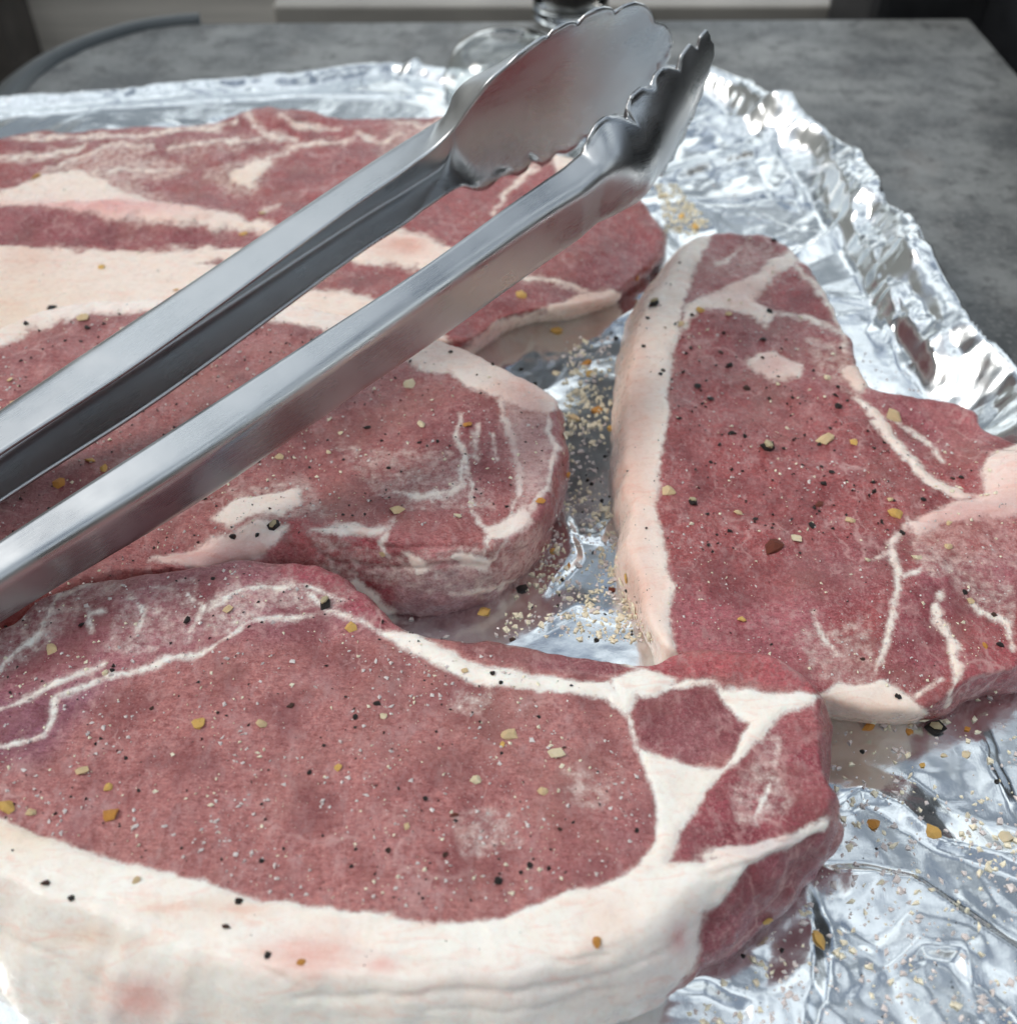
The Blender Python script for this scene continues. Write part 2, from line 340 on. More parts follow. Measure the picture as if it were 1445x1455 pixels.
# --- front chop
front = chop('pork_chop', 'thick raw pork chop nearest the camera, with a deep white fat edge along its front', .032,
 [((-190,1050),None),((-120,930),None),((0,888),None),((60,850),None),((150,822),None),((250,806),None),((350,797),None),((450,802),None),
  ((490,822),None),((530,852),None),((570,882),None),((640,904),None),((720,912),None),((850,926),None),((920,937),None),((960,924),None),
  ((1050,932),None),((1120,952),None),((1165,985),None),((1172,1060),None),((1186,1110),None),((1190,1140),(1178,1225)),((1165,1178),(1150,1262)),((1080,1215),(1098,1312)),
  ((1000,1252),(1040,1362)),((940,1300),(962,1418)),((850,1350),(880,1468)),((700,1385),(740,1520)),((550,1400),(580,1540)),((400,1385),(400,1530)),
  ((250,1345),(230,1510)),((100,1300),(70,1490)),((0,1255),(-15,1430)),((-110,1190),(-130,1340))], .0035,
 fats=[[(-300,1110),(0,1165),(60,1188),(150,1215),(250,1245),(330,1270),(450,1285),(560,1300),(640,1308),(720,1300),(800,1270),(880,1245),(905,1232),(935,1195),(938,1150),(918,1095),(903,1060),
        (970,1082),(1030,1086),(1003,1125),(965,1180),(950,1225),(1000,1222),(1060,1205),(1120,1195),(1180,1162),(1178,1176),(1120,1212),(1060,1235),(1005,1300),(985,1370),(930,1440),(900,1700),(-300,1700)],
       [(530,893),(600,903),(660,935),(720,950),(800,965),(862,972),(880,985),(898,1030),(905,1060),(888,1020),(860,990),(800,985),(730,978),(660,965),(610,935),(560,912)],
       [(868,968),(910,952),(960,966),(930,985),(900,982),(888,1020)],
       [(1010,975),(1040,982),(1100,986),(1165,988),(1150,1003),(1110,1015),(1080,1050),(1045,1082),(1030,1085),(1045,1060),(1062,1030)]],
 soft=[(-3.4,[(640,1160),(720,1150),(740,1200),(660,1220)]),(-3.4,[(800,1090),(870,1110),(860,1150),(820,1140)]),(-2.4,[(290,870),(330,845),(420,832),(500,850),(470,872),(400,866),(350,890),(310,905)]),(-3.2,[(-50,930),(60,870),(140,830),(180,835),(80,900),(0,960)]),(-3.4,[(180,850),(280,830),(300,900),(220,930),(150,930)]),(-3.0,[(660,985),(700,985),(690,1010),(640,1005)]),(-3.2,[(1040,1120),(1100,1060),(1120,1150),(1060,1165)]),(-3.0,[(1080,1050),(1110,1040),(1100,1100)])],
 lines=[(4,[(0,1005),(40,990),(90,965),(150,945)]),(4,[(0,1060),(60,1040),(85,990),(120,970),(200,950),(300,925)]),(4,[(130,900),(125,880),(150,875)]),(4,[(200,910),(205,880),(190,850)]),
        (3,[(278,900),(290,870),(270,855)]),(3,[(0,950),(60,900),(90,850),(130,835)]),(3,[(290,880),(340,850),(420,838),(490,852)]),(3,[(300,925),(360,890),(440,880)]),(3,[(420,838),(470,870),(540,893)]),(7,[(880,985),(930,978),(1010,975)]),(4,[(640,895),(720,906),(860,925),(905,950)]),
        (10,[(985,1215),(1060,1205),(1130,1190),(1178,1160)]),(5,[(1095,1110),(1075,1150)])],
 meat_base=(188,122,116), fat_base=(250,242,232),
 tints=[([(-200,800),(350,790),(520,850),(560,890),(330,920),(160,960),(60,1060),(-200,1080)],(168,104,122),25,.6),
        ([(-200,1000),(60,980),(160,960),(60,1080),(-200,1120)],(150,100,125),25,.7),
        ([(420,795),(500,820),(545,870),(560,890),(480,870),(400,820)],(178,62,82),12,.75),
        ([(640,905),(760,915),(870,930),(905,945),(870,962),(760,950),(660,925)],(135,52,66),6,.85),
        ([(910,935),(960,925),(1060,930),(1160,975),(1165,985),(1010,968),(930,965)],(200,92,98),5,.95),
        ([(893,985),(1000,970),(1060,1010),(1050,1060),(975,1082),(905,1060)],(148,70,80),8,.85),
        ([(1165,988),(1200,1120),(1178,1160),(1060,1205),(950,1225),(965,1180),(1030,1090),(1090,1030)],(158,62,76),10,.95),
        ([(1110,1000),(1170,990),(1180,1050),(1120,1060)],(190,112,110),20,.6),
        ([(960,1170),(1060,1150),(1100,1190),(980,1220)],(120,32,46),14,.6),
        ([(985,1380),(1000,1300),(1060,1235),(1180,1175),(1200,1260),(1000,1420)],(160,78,92),10,.9),
        ([(800,1180),(930,1150),(930,1200),(860,1250),(760,1270)],(158,82,88),22,.5)],
 fat_tints=[((440,1355,75,32),(230,170,156),.7),((200,1420,44,32),(228,160,148),.7),((545,1372,18,13),(226,160,146),.7),((120,1330,70,18),(236,212,190),.6),((300,1290,120,12),(238,214,196),.7),
            ((860,1300,40,35),(232,205,188),.6),((1010,1330,60,45),(205,196,196),.7),((965,1330,14,24),(200,120,120),.7),((940,1400,40,60),(214,206,206),.6),((30,1190,60,30),(236,205,170),.5),
            ((980,1110,30,30),(236,224,210),.5),((800,1400,200,40),(222,212,206),.6),((1090,1200,80,25),(214,196,194),.7)],
 grooves=[(5,.0008,[(280,1288),(400,1322),(560,1350),(720,1372),(860,1352)]),(7,.0009,[(420,1420),(620,1412),(820,1396),(950,1350),(1010,1290)]),(4,.0007,[(60,1240),(180,1290),(300,1330),(420,1400)]),(5,.0006,[(0,1320),(90,1360),(180,1440)]),(4,.0008,[(1000,1240),(1100,1222),(1170,1190)]),(4,.0006,[(600,1440),(760,1430),(880,1400)])],
 lifts=[(1060,945,110,30,.004),(980,1120,80,60,-.002),(250,850,260,50,.002),(1150,1050,60,60,.001),(560,1330,500,40,-.0015)],
 bones=[])

# --- middle chop
middle = chop('pork_chop', 'raw pork chop under the near tong arm, its rounded bone end facing the bare foil', .030,
 [((-230,640),None),((-120,510),None),((0,464),None),((60,440),None),((130,426),None),((220,422),None),((330,426),None),((450,437),None),((540,455),None),((600,474),None),
  ((650,489),None),((700,512),None),((750,537),None),((782,556),None),((797,572),None),((799,612),None),((792,655),(796,735)),((778,705),(775,790)),((748,742),(740,828)),((700,762),(692,866)),
  ((620,768),(622,892)),((540,762),(556,888)),((450,768),(480,872)),((370,778),None),((250,792),None),((150,816),None),((70,842),None),((0,874),None),((-120,910),None),((-230,860),None)], .0008,
 fats=[[(-300,500),(-60,470),(0,455),(60,430),(220,410),(480,425),(640,470),(720,500),(800,548),(800,575),(765,585),(700,562),(645,540),(600,525),(540,490),(470,470),(400,455),(230,436),(130,445),(60,462),(0,492),(-300,600)],
       [(300,735),(340,715),(400,698),(425,690),(432,715),(400,735),(360,738),(330,748)],
       [(210,785),(300,758),(380,745),(410,752),(370,790),(280,800)],
       [(440,756),(500,742),(550,746),(540,756),(500,760)],
       [(470,838),(505,822),(540,846),(560,872),(540,880),(515,862)],[(575,778),(600,790),(612,812),(596,818),(584,800)],[(636,790),(668,780),(700,792),(690,806),(655,803)],
       [(690,745),(720,730),(745,715),(752,735),(720,760),(690,765)],
       [(690,744),(700,741),(704,748)]],
 soft=[(-2.0,[(712,546),(740,538),(768,552),(774,590),(786,640),(772,690),(752,716),(738,722),(732,690),(736,650),(726,610),(714,576)]),(-2.6,[(440,760),(560,790),(700,770),(760,740),(760,800),(700,850),(560,830),(470,810)]),(-3.2,[(480,640),(640,640),(700,720),(560,720)]),(-2.8,[(330,700),(430,680),(470,730),(380,740)])],
 lines=[(7,[(712,545),(716,580),(730,615),(738,650),(735,700),(720,735)]),(5,[(712,545),(740,535),(768,545),(776,590),(788,640),(776,690),(752,718)]),(5,[(654,590),(652,615),(664,645),(655,680),(640,700),(600,708),(560,700)]),
        (4,[(664,652),(670,690),(668,715)]),(3,[(680,600),(676,650)]),(3,[(700,620),(706,650)]),(6,[(555,740),(540,770),(560,800)]),(5,[(735,820),(700,835),(640,842)]),(4,[(700,790),(720,765)]),
        (5,[(230,790),(300,780),(370,772)]),(4,[(670,720),(690,745),(685,790)])],
 meat_base=(182,110,106), fat_base=(246,232,222),
 tints=[([(720,550),(770,560),(786,640),(765,700),(745,715),(738,640)],(214,178,172),6,.95),
        ([(230,770),(420,750),(560,745),(640,770),(640,800),(540,805),(430,790),(250,805)],(206,120,124),12,.8),
        ([(390,745),(480,748),(540,770),(545,800),(480,790),(420,775)],(196,60,74),10,.8),
        ([(760,600),(800,560),(805,700),(770,790),(740,800),(760,720)],(160,88,96),10,.7),
        ([(570,820),(680,790),(720,830),(690,880),(600,895),(545,870)],(196,158,162),12,.95),
        ([(600,590),(700,570),(730,640),(700,720),(620,730)],(150,80,90),25,.5),
        ([(480,800),(560,805),(570,870),(520,860)],(182,66,86),12,.8),
        ([(-200,650),(150,600),(120,720),(-200,800)],(176,120,128),25,.6),
        ([(700,765),(760,720),(770,780),(720,830),(680,840)],(196,130,128),12,.7)],
 fat_tints=[((752,625,26,80),(178,126,126),.85),((640,500,90,25),(226,194,180),.6),((40,470,80,20),(232,214,196),.5),((300,780,90,25),(220,160,156),.7),((730,560,40,30),(216,180,172),.6)],
 grooves=[(5,.0012,[(480,752),(540,775),(600,770),(680,772)]),(4,.0012,[(430,770),(480,800),(560,812),(640,800),(700,800)]),(4,.001,[(690,770),(700,810),(735,835)]),(5,.001,[(240,770),(320,765),(400,752)]),(3,.0005,[(716,560),(736,640),(736,700)])],
 lifts=[(650,560,80,60,.0015),(720,740,60,30,-.003),(430,745,80,25,.0015),(250,780,90,30,-.004),(620,765,80,20,-.002)],
 bones=[[(575,838),(625,815),(690,808),(705,840),(680,872),(610,893),(560,880)],[(722,556),(766,560),(782,640),(765,695),(745,705),(744,640)]], voxel=.0007)

# --- right-hand chop
right = chop('pork_chop', 'raw pork chop on the right side of the foil, lying lengthwise away from the camera', .022,
 [((985,343),(966,366)),((945,398),(903,432)),((915,440),(874,500)),((898,500),(866,562)),((890,560),(865,640)),((888,640),(868,715)),((894,740),(876,805)),((906,830),(898,885)),((926,890),(934,932)),((955,925),None),
  ((1020,955),None),((1100,970),None),((1170,985),(1170,1022)),((1240,998),(1240,1030)),((1330,996),(1330,1024)),((1400,964),(1405,1000)),((1450,942),(1455,980)),((1530,880),None),((1570,760),None),((1510,660),None),
  ((1442,625),None),((1402,600),None),((1388,578),None),((1350,564),None),((1300,554),None),((1240,546),None),((1214,500),None),((1190,440),None),((1160,400),None),((1130,360),None),((1104,330),None),((1060,323),None),((1012,324),None)], .0012,
 fats=[[(1010,318),(1005,345),(985,385),(968,440),(957,500),(950,560),(946,610),(938,660),(930,720),(944,790),(955,840),(953,880),(962,930),(930,1000),(800,950),(800,400),(960,300)],
       [(972,440),(1010,415),(1045,400),(1085,378),(1125,352),(1132,372),(1100,395),(1070,425),(1100,440),(1090,462),(1040,440),(1000,440),(965,470)],
       [(1060,505),(1100,500),(1138,520),(1135,538),(1100,540),(1065,522)],
       [(1195,525),(1225,520),(1240,545),(1225,558)],
       [(1290,738),(1330,722),(1400,708),(1392,670),(1408,648),(1450,630),(1600,640),(1600,735),(1445,740),(1400,735),(1340,745),(1300,760)],
       [(1160,985),(1200,965),(1260,962),(1300,985),(1320,1010),(1290,1035),(1160,1030)]],
 lines=[(12,[(1218,562),(1255,605),(1290,650),(1330,685),(1370,705),(1400,712)]),(5,[(1262,590),(1310,610),(1340,650)]),(7,[(1290,735),(1272,765),(1266,795),(1276,830),(1272,870),(1258,910),(1243,955)]),
        (6,[(1275,828),(1300,812),(1310,800)]),(9,[(1335,850),(1330,880),(1350,910),(1362,945),(1350,1000)]),(6,[(1375,850),(1400,870),(1430,885),(1440,920)]),(4,[(1155,870),(1170,900),(1190,930)]),
        (4,[(1015,375),(1035,365),(1050,345)]),(5,[(1120,375),(1150,400),(1190,450),(1200,500)]),(4,[(1100,440),(1150,450),(1190,470)]),(3,[(1240,800),(1265,780)]),(4,[(1300,985),(1340,960)])],
  soft=[(-2.0,[(1290,740),(1450,735),(1600,740),(1600,800),(1445,800),(1380,800),(1330,818),(1300,795)]),(-2.6,[(1150,480),(1215,505),(1240,545),(1220,560),(1160,530)]),(-3.0,[(1340,800),(1440,830),(1440,900),(1380,860)]),(-3.2,[(1130,900),(1230,880),(1240,960),(1160,960)]),(-3.2,[(1060,340),(1100,345),(1090,372),(1050,370)])],
 meat_base=(170,80,79), fat_base=(246,232,220),
 tints=[([(1000,322),(1110,325),(1150,400),(1200,470),(1060,400),(985,430)],(178,80,80),12,.8),
        ([(975,440),(1060,445),(1200,500),(1200,560),(960,520)],(165,74,78),25,.6),
        ([(1230,550),(1390,575),(1410,610),(1300,650)],(172,86,96),12,.8),([(1320,570),(1400,580),(1410,620),(1350,640)],(200,118,118),14,.8),
        ([(1090,380),(1140,380),(1170,440),(1110,440)],(184,80,84),8,.8),
        ([(950,840),(1150,850),(1230,960),(1100,980),(960,930)],(190,108,118),30,.7),
        ([(1270,850),(1330,830),(1350,950),(1250,980)],(160,76,90),14,.7),([(1350,870),(1450,880),(1450,980),(1360,980)],(176,72,84),12,.8),
        ([(1290,810),(1440,780),(1450,860),(1330,880)],(170,90,104),14,.7),([(1100,780),(1260,760),(1250,860),(1150,880)],(150,74,84),25,.55)],
 fat_tints=[((900,600,30,180),(232,190,172),.75),((910,850,30,60),(226,178,160),.6),((1440,690,50,40),(240,206,196),.7),((1370,750,90,48),(212,158,152),.85),((1440,770,60,40),(206,150,148),.7),((1100,520,40,20),(222,170,160),.7),((1230,1010,80,25),(232,196,170),.7),((1050,410,60,30),(226,178,164),.6),((1200,530,40,30),(222,180,162),.6)],
 lifts=[(1460,690,70,45,.006),(1060,330,80,30,-.003),(1280,1000,120,40,-.003),(940,600,40,200,.001),(1330,600,80,40,-.002)], bones=[[(1300,725),(1380,718),(1445,730),(1600,740),(1445,785),(1380,792),(1330,810),(1308,795)]], voxel=.0008)

# --- back chop
back = chop('pork_chop', 'raw pork chop at the back left, wide cream fat band, lying behind both tong arms', .018,
 [((-170,300),None),((-130,225),None),((-60,208),None),((0,198),None),((50,184),None),((150,181),None),((300,173),None),((365,158),None),((430,161),None),((500,167),None),((620,163),None),((700,176),None),
  ((760,205),None),((830,228),None),((890,258),None),((925,285),None),((942,308),(946,330)),((936,340),(940,366)),((910,372),(912,404)),((878,402),(880,432)),((840,425),(842,450)),((770,440),(772,462)),((715,455),(712,482)),((675,480),(672,505)),
  ((620,480),None),((540,456),None),((440,445),None),((300,436),None),((120,446),None),((0,480),None),((-120,520),None),((-200,420),None)], .0012,
 fats=[[(-300,345),(0,350),(100,352),(200,356),(290,350),(360,352),(400,340),(380,375),(280,372),(330,388),(420,400),(460,470),(300,600),(-300,600)],
       [(60,246),(100,240),(130,250),(180,272),(240,288),(310,304),(400,320),(390,328),(300,322),(150,312),(60,302),(-100,285),(-100,275),(0,278)],
       [(330,248),(365,234),(390,224),(372,250),(355,268),(338,266)],
       [(500,338),(560,328),(610,335),(645,352),(620,378),(570,378),(480,365),(440,400),(400,400),(440,370)],
       [(770,442),(800,425),(830,402),(870,395),(885,405),(875,470),(790,470),(690,520),(640,520),(700,460)],
       [(420,415),(520,420),(600,450),(640,490),(500,490),(400,440)],
       [(780,215),(830,225),(840,240),(790,245)]],
 lines=[(5,[(392,224),(410,210),(440,202),(500,198)]),(5,[(350,166),(362,180),(380,195),(420,200)]),(4,[(240,212),(300,204),(370,200)]),(4,[(20,200),(80,192),(160,196),(250,186),(340,178)]),(4,[(0,225),(60,222),(120,205)]),
        (5,[(800,215),(750,240),(720,270),(700,300)]),(5,[(720,385),(770,392),(830,398)]),(3,[(560,170),(600,180),(640,172)]),(3,[(60,240),(120,222),(180,208),(215,210)]),(4,[(130,250),(190,240),(250,238)]),(3,[(500,190),(540,200),(580,190)]),(4,[(400,170),(430,182),(480,180)]),(5,[(380,300),(400,292)])],
  soft=[(-1.6,[(60,242),(110,226),(190,205),(215,212),(185,222),(262,238),(220,250),(170,250),(230,280),(180,275),(120,250)]),(-2.0,[(295,245),(330,238),(392,222),(375,250),(358,275),(320,272)]),(-2.6,[(560,175),(680,185),(620,235),(540,215)]),(-2.8,[(250,205),(360,195),(340,212),(260,220)]),(-2.4,[(200,350),(420,352),(440,380),(300,372)])],
 meat_base=(166,68,66), fat_base=(244,226,212),
 tints=[([(0,198),(350,175),(340,205),(150,215),(0,215)],(152,70,74),12,.6),([(-200,290),(60,305),(300,325),(400,330),(360,348),(-200,345)],(160,80,88),10,.7),
        ([(560,170),(700,180),(640,240),(520,240)],(186,120,116),25,.6),([(800,380),(940,300),(930,360),(870,400)],(140,42,54),14,.8),([(700,380),(850,400),(800,430),(700,430)],(150,54,60),10,.7),
        ([(240,270),(350,300),(330,310),(200,280),(180,250)],(150,84,90),10,.5),([(360,170),(480,170),(500,200),(400,200)],(176,74,76),10,.6)],
 fat_tints=[((150,300,130,14),(224,150,146),.8),((40,370,50,25),(228,190,170),.6),((0,440,120,50),(232,206,180),.6),((575,350,40,15),(216,150,130),.7),((840,420,40,25),(228,180,160),.7),((680,480,50,25),(214,160,156),.7),((330,255,40,15),(232,206,180),.5)],
 lifts=[(150,305,200,14,.0035),(200,335,260,10,-.0015),(400,170,60,14,.003),(930,330,60,60,-.006),(860,400,70,40,-.004),(100,200,200,12,.001)], bones=[], voxel=.0009)

# ------------------------------------------------------------------ foil
def foil_material():
    g = N('aluminium_foil')
    lines = g.noise(1, 3, .6, vec=g.map((5200, 90, 200), (0, 0, -.25))); m2 = g.noise(420, 3, .5)
    h = g.math('ADD', g.math('MULTIPLY', lines, .22), m2)
    g.set(Base_Color=g.mix(g.noise(30, 2), (.74, .77, .785), (.82, .845, .855)), Metallic=1., Roughness=g.rng(g.noise(60, 3), .3, .7, .13, .22), Normal=g.bump(h, .00007, .8))
    return g.m
FOIL = foil_material()
ridge_px = [(560,96,.004),(650,106,.008),(760,116,.010),(880,112,.010),(1010,108,.010),(1060,125,.012),(1110,158,.014),(1170,186,.016),(1213,214,.020),(1240,262,.019),(1290,330,.020),(1330,398,.020),(1372,462,.020),(1445,530,.020),(1540,690,.020),(1640,900,.019),(1750,1200,.019)]
backp = [(-260,165,.004),(-100,158,.005),(0,148,.006),(130,143,.005),(300,118,.006),(420,112,.006)]
RG = [P(x, y, z) for x, y, z in backp+ridge_px]
def foil_mesh():
    st = .00072; xs = np.arange(-.30, .235, st); ys = np.arange(.02, .625, st)
    X, Y = np.meshgrid(xs, ys); x, y = X.ravel(), Y.ravel()
    rx = [tuple(p[:2]) for p in RG]
    out_ = rx+[(.24, .02), (.24, -.3), (-.32, -.3), (-.32, RG[0][1])]
    wob = (noise3(np.c_[x, y, 0*x], 90, 3)*.0022+noise3(np.c_[x, y, 0*x], 260, 4)*.0009)
    sd_ = poly_sd(x, y, out_)+wob*.8
    line = seg_dist(x, y, rx)
    # ridge height along the line and nearness
    pts = np.array(RG); best = np.full(x.shape, 1e9); hz = np.zeros_like(x); tang = np.zeros_like(x)
    acc = 0
    for a, b in zip(pts[:-1], pts[1:]):
        dx, dy = b[0]-a[0], b[1]-a[1]; L = math.hypot(dx, dy); t = np.clip(((x-a[0])*dx+(y-a[1])*dy)/L**2, 0, 1)
        d = np.hypot(x-a[0]-t*dx, y-a[1]-t*dy); k = d < best; best[k] = d[k]; hz[k] = (a[2]+(b[2]-a[2])*t)[k]; tang[k] = (acc+t*L)[k]; acc += L
    d = np.where(sd_ > 0, best, -best)+wob*.35
    W = .005+hz*.80
    u = d/W
    prof = np.where(d >= 0, (1-sstep(0, 1, u))*.75+np.clip(1-u, 0, 1)*.25, 1-sstep(0, .0036, -d))
    n0 = np.c_[x, y, 0*x]
    wx = x+noise3(n0, 25, 8)*.008+noise3(n0, 90, 18)*.0007; wy = y+noise3(n0, 25, 9)*.008+noise3(n0, 90, 19)*.0007
    rim = np.exp(-np.maximum(u-.2, 0)**2*1.4)*np.clip(hz/.013, .2, 1.2)
    act = np.clip(sstep(-.5, .5, noise3(n0, 14, 61))+1.1*np.exp(-((x-.10)/.05)**2-((y-.12)/.07)**2), 0, 1.5)      # some areas crumpled, others pulled smooth
    flat = .0044+facet(wx, wy, 13, 1)*.0020+facet(wx, wy, 36, 2, .9)*.0013*(.25+.9*act)+facet(wx, wy, 95, 3, 1.7)*.00042*(.08+act)+facet(wx, wy, 210, 33, .5)*.00010*act
    crum = facet(wx, wy, 19, 5, .2)*.0078+facet(wx, wy, 45, 6, 1.1)*.0036+facet(wx, wy, 120, 7, 2.1)*.0007+facet(wx, wy, 300, 37, .4)*.00018
    z = flat+hz*prof*(1+.06*facet(wx, wy, 30, 40))+rim*crum*np.clip(prof*1.2+.15, 0, 1)*(.22+.78*sstep(-.05, .45, u))
    # long creases of the sheet, traced from the photograph: steep on one side, gentle on the other
    def crease(q, amp, w1, w2):
        dd = np.full(x.shape, 1e9); sg_ = np.ones_like(x)
        for (x0, y0), (x1, y1) in zip(q[:-1], q[1:]):
            dx, dy = x1-x0, y1-y0; L = dx*dx+dy*dy+1e-12; t = np.clip(((x-x0)*dx+(y-y0)*dy)/L, 0, 1)
            e_ = np.hypot(x-x0-t*dx, y-y0-t*dy); k = e_ < dd; dd[k] = e_[k]; sg_[k] = np.sign(dx*(y-y0)-dy*(x-x0))[k]
        e0 = np.hypot(x-q[0][0], y-q[0][1]); e1 = np.hypot(x-q[-1][0], y-q[-1][1]); fade = sstep(0, .02, np.minimum(e0, e1)+.004)
        dd = dd+noise3(n0, 110, 55)*.0011+noise3(n0, 300, 56)*.0003
        ww = np.where(sg_ > 0, w1, w2); dd = np.abs(dd); return amp*.8*fade*(np.sqrt(np.clip(1-dd/ww, 0, 1)**2+.02)-.1414)
    for amp, w1, w2, pts_ in [(.0036,.010,.0035,[(1150,1170),(1215,1140),(1275,1160),(1330,1205),(1445,1235),(1600,1270)]),(.0045,.003,.014,[(1150,1245),(1290,1262),(1380,1320),(1500,1400)]),
                          (.0032,.004,.009,[(1120,1262),(1150,1330),(1150,1400),(1125,1520)]),(.0034,.010,.003,[(920,1415),(1000,1400),(1070,1430),(1080,1500)]),(.0018,.003,.008,[(1370,1005),(1400,1100),(1445,1190)]),
                          (.0026,.007,.003,[(1230,1400),(1300,1350),(1360,1360),(1390,1450)]),(.0022,.005,.002,[(800,765),(850,775),(880,735)]),(.0024,.003,.006,[(800,730),(815,800),(760,860)]),(.0016,.008,.003,[(740,915),(820,870),(910,900)]),
                          (.0050,.012,.004,[(930,262),(1000,240),(1050,225),(1090,212)]),(.0022,.006,.003,[(960,290),(1060,285),(1130,270)]),(.0060,.004,.010,[(1080,195),(1108,235),(1130,285)]),(.0024,.003,.010,[(1115,375),(1180,335),(1215,310)]),
                          (.0080,.006,.010,[(975,172),(1040,182),(1100,190),(1160,197),(1212,212)]),(.0030,.005,.003,[(1180,430),(1240,440),(1270,465)]),(.0034,.003,.006,[(1195,455),(1250,450),(1262,515)]),
                          (.0050,.006,.004,[(1165,240),(1200,330),(1240,420),(1262,460),(1330,560)]),(.0050,.006,.003,[(560,118),(600,104),(650,106),(690,118)]),(.0018,.008,.003,[(-50,172),(100,165),(250,150),(420,138),(600,145)])]:
        z = z+crease([tuple(P(a_, b_, .003)[:2]) for a_, b_ in pts_], amp, w1, w2)
    z = z+noise3(np.c_[x, y, 0*x], 300, 31)*.00006
    z = np.maximum(z, .0008)
    cut = sd_+wob*.2 > -.0062
    # outer hem lies on the table just outside the rim
    idx = np.arange(len(x)).reshape(X.shape); ok = cut.reshape(X.shape)
    f = np.stack([idx[:-1, :-1], idx[:-1, 1:], idx[1:, 1:], idx[1:, :-1]], -1)
    okf = ok[:-1, :-1] & ok[:-1, 1:] & ok[1:, 1:] & ok[1:, :-1]
    f = f[okf].reshape(-1, 4); uq, inv = np.unique(f, return_inverse=True); inv = inv.reshape(-1, 4)
    v = np.c_[x, y, z][uq]
    m = bpy.data.meshes.new('foil_sheet'); m.vertices.add(len(v)); m.vertices.foreach_set('co', v.ravel())
    m.loops.add(len(inv)*4); m.loops.foreach_set('vertex_index', inv.ravel().astype(np.int32))
    m.polygons.add(len(inv)); m.polygons.foreach_set('loop_start', (np.arange(len(inv))*4).astype(np.int32)); m.update(calc_edges=True)
    m.polygons.foreach_set('use_smooth', np.ones(len(inv), bool))
    bvh_sources.append((v, inv, 'foil')); return m
foil = obj('foil_sheet', foil_mesh(), FOIL); tag(foil, 'crumpled sheet of silver aluminium foil with a raised rim under the chops', 'aluminium foil')

# ------------------------------------------------------------------ table
def table_material():
    g = N('grey_stone_tabletop')
    a = g.noise(16, 6, .65); b = g.noise(75, 5, .7); c = g.noise(420, 3, .6)
    col = g.mix(g.rng(a, .40, .60), (.070, .074, .074), (.200, .205, .198)); col = g.mix(g.rng(b, .50, .64, 0, .8), col, (.045, .046, .046))
    col = g.mix(g.rng(g.noise(38, 4, .6), .56, .76, 0, .6), col, (.21, .205, .195)); col = g.mix(g.rng(c, .54, .66, 0, .6), col, (.24, .24, .23))
    col = g.mix(g.rng(g.noise(22, 4, .6, vec=g.map((1, 1, 1), (0, 0, 2))), .6, .75, 0, .35), col, (.13, .095, .08))
    g.set(Base_Color=col, Roughness=g.rng(b, .3, .7, .34, .50), Normal=g.bump(c, .00008)); return g.m
TAB = table_material()
TRIM = simple('dark_grey_trim', (.035, .042, .045), .38)
corner = [P(x, y, 0)[:2] for x, y in [(285,34),(240,38),(195,46),(150,60),(110,76),(75,95),(48,116),(28,140),(14,165)]]
left_x = corner[-1][0]-.004
outl = [(P(1375, 27, 0)[0], P(1375, 27, 0)[1])]+[tuple(c) for c in catmull(corner, 6, False)]+[(left_x, .3), (left_x, -.2), (.285, -.2)]
def slab(pts, z0, z1):
    n = len(pts); v = [(x, y, z1) for x, y in pts]+[(x, y, z0) for x, y in pts]
    f = [tuple(range(n)), tuple(range(n, 2*n))[::-1]]+[(i, i+n, (i+1) % n+n, (i+1) % n) for i in range(n)]
    return mesh('slab', v, f, False)
tt = obj('side_table', slab(outl, -.024, 0), TAB); tag(tt, 'mottled dark grey side table top with a rounded far left corner', 'table')
# edge trim round the corner, only as far as its end on the back edge
cp = catmull([P(x, y, 0)[:2] for x, y in [(285,34),(240,38),(195,46),(150,60),(110,76),(75,95),(48,116),(28,140),(14,165)]], 6, False)
cp = np.vstack([cp, [[left_x, .45], [left_x, .2], [left_x, -.15]]])
def sweep(path, prof, name, close=True):
    v, f = [], []; n = len(path); k = len(prof)
    for i in range(n):
        t = path[min(i+1, n-1)]-path[max(i-1, 0)]; t = t/np.linalg.norm(t); nx = np.array([t[1], -t[0]])
        for a, b in prof: v.append((*(path[i]+nx*a), b))
    for i in range(n-1):
        for j in range(k): f.append((i*k+j, i*k+(j+1) % k, (i+1)*k+(j+1) % k, (i+1)*k+j))
    f.append(tuple(range(k))[::-1]); f.append(tuple((n-1)*k+j for j in range(k)))
    return mesh(name, v, f)
# path runs from the back edge to the left: outside is to its right-hand side
ang = [(-.001+ .0, -.026), (.014, -.026), (.0200, -.02), (.0215, -.009), (.018, -.001), (.012, .0026), (.005, .0034), (.0006, .0022), (-.0005, -.001)]
def outward(path):
    c = np.array([.0, .3]); t = path[5]-path[3]; nx = np.array([t[1], -t[0]]); return 1 if (path[4]-c) @ nx > 0 else -1
sg = outward(cp); prof = [(a*sg, b) for a, b in ang]
part('edge_trim', sweep(cp, prof, 'edge_trim'), TRIM, tt)

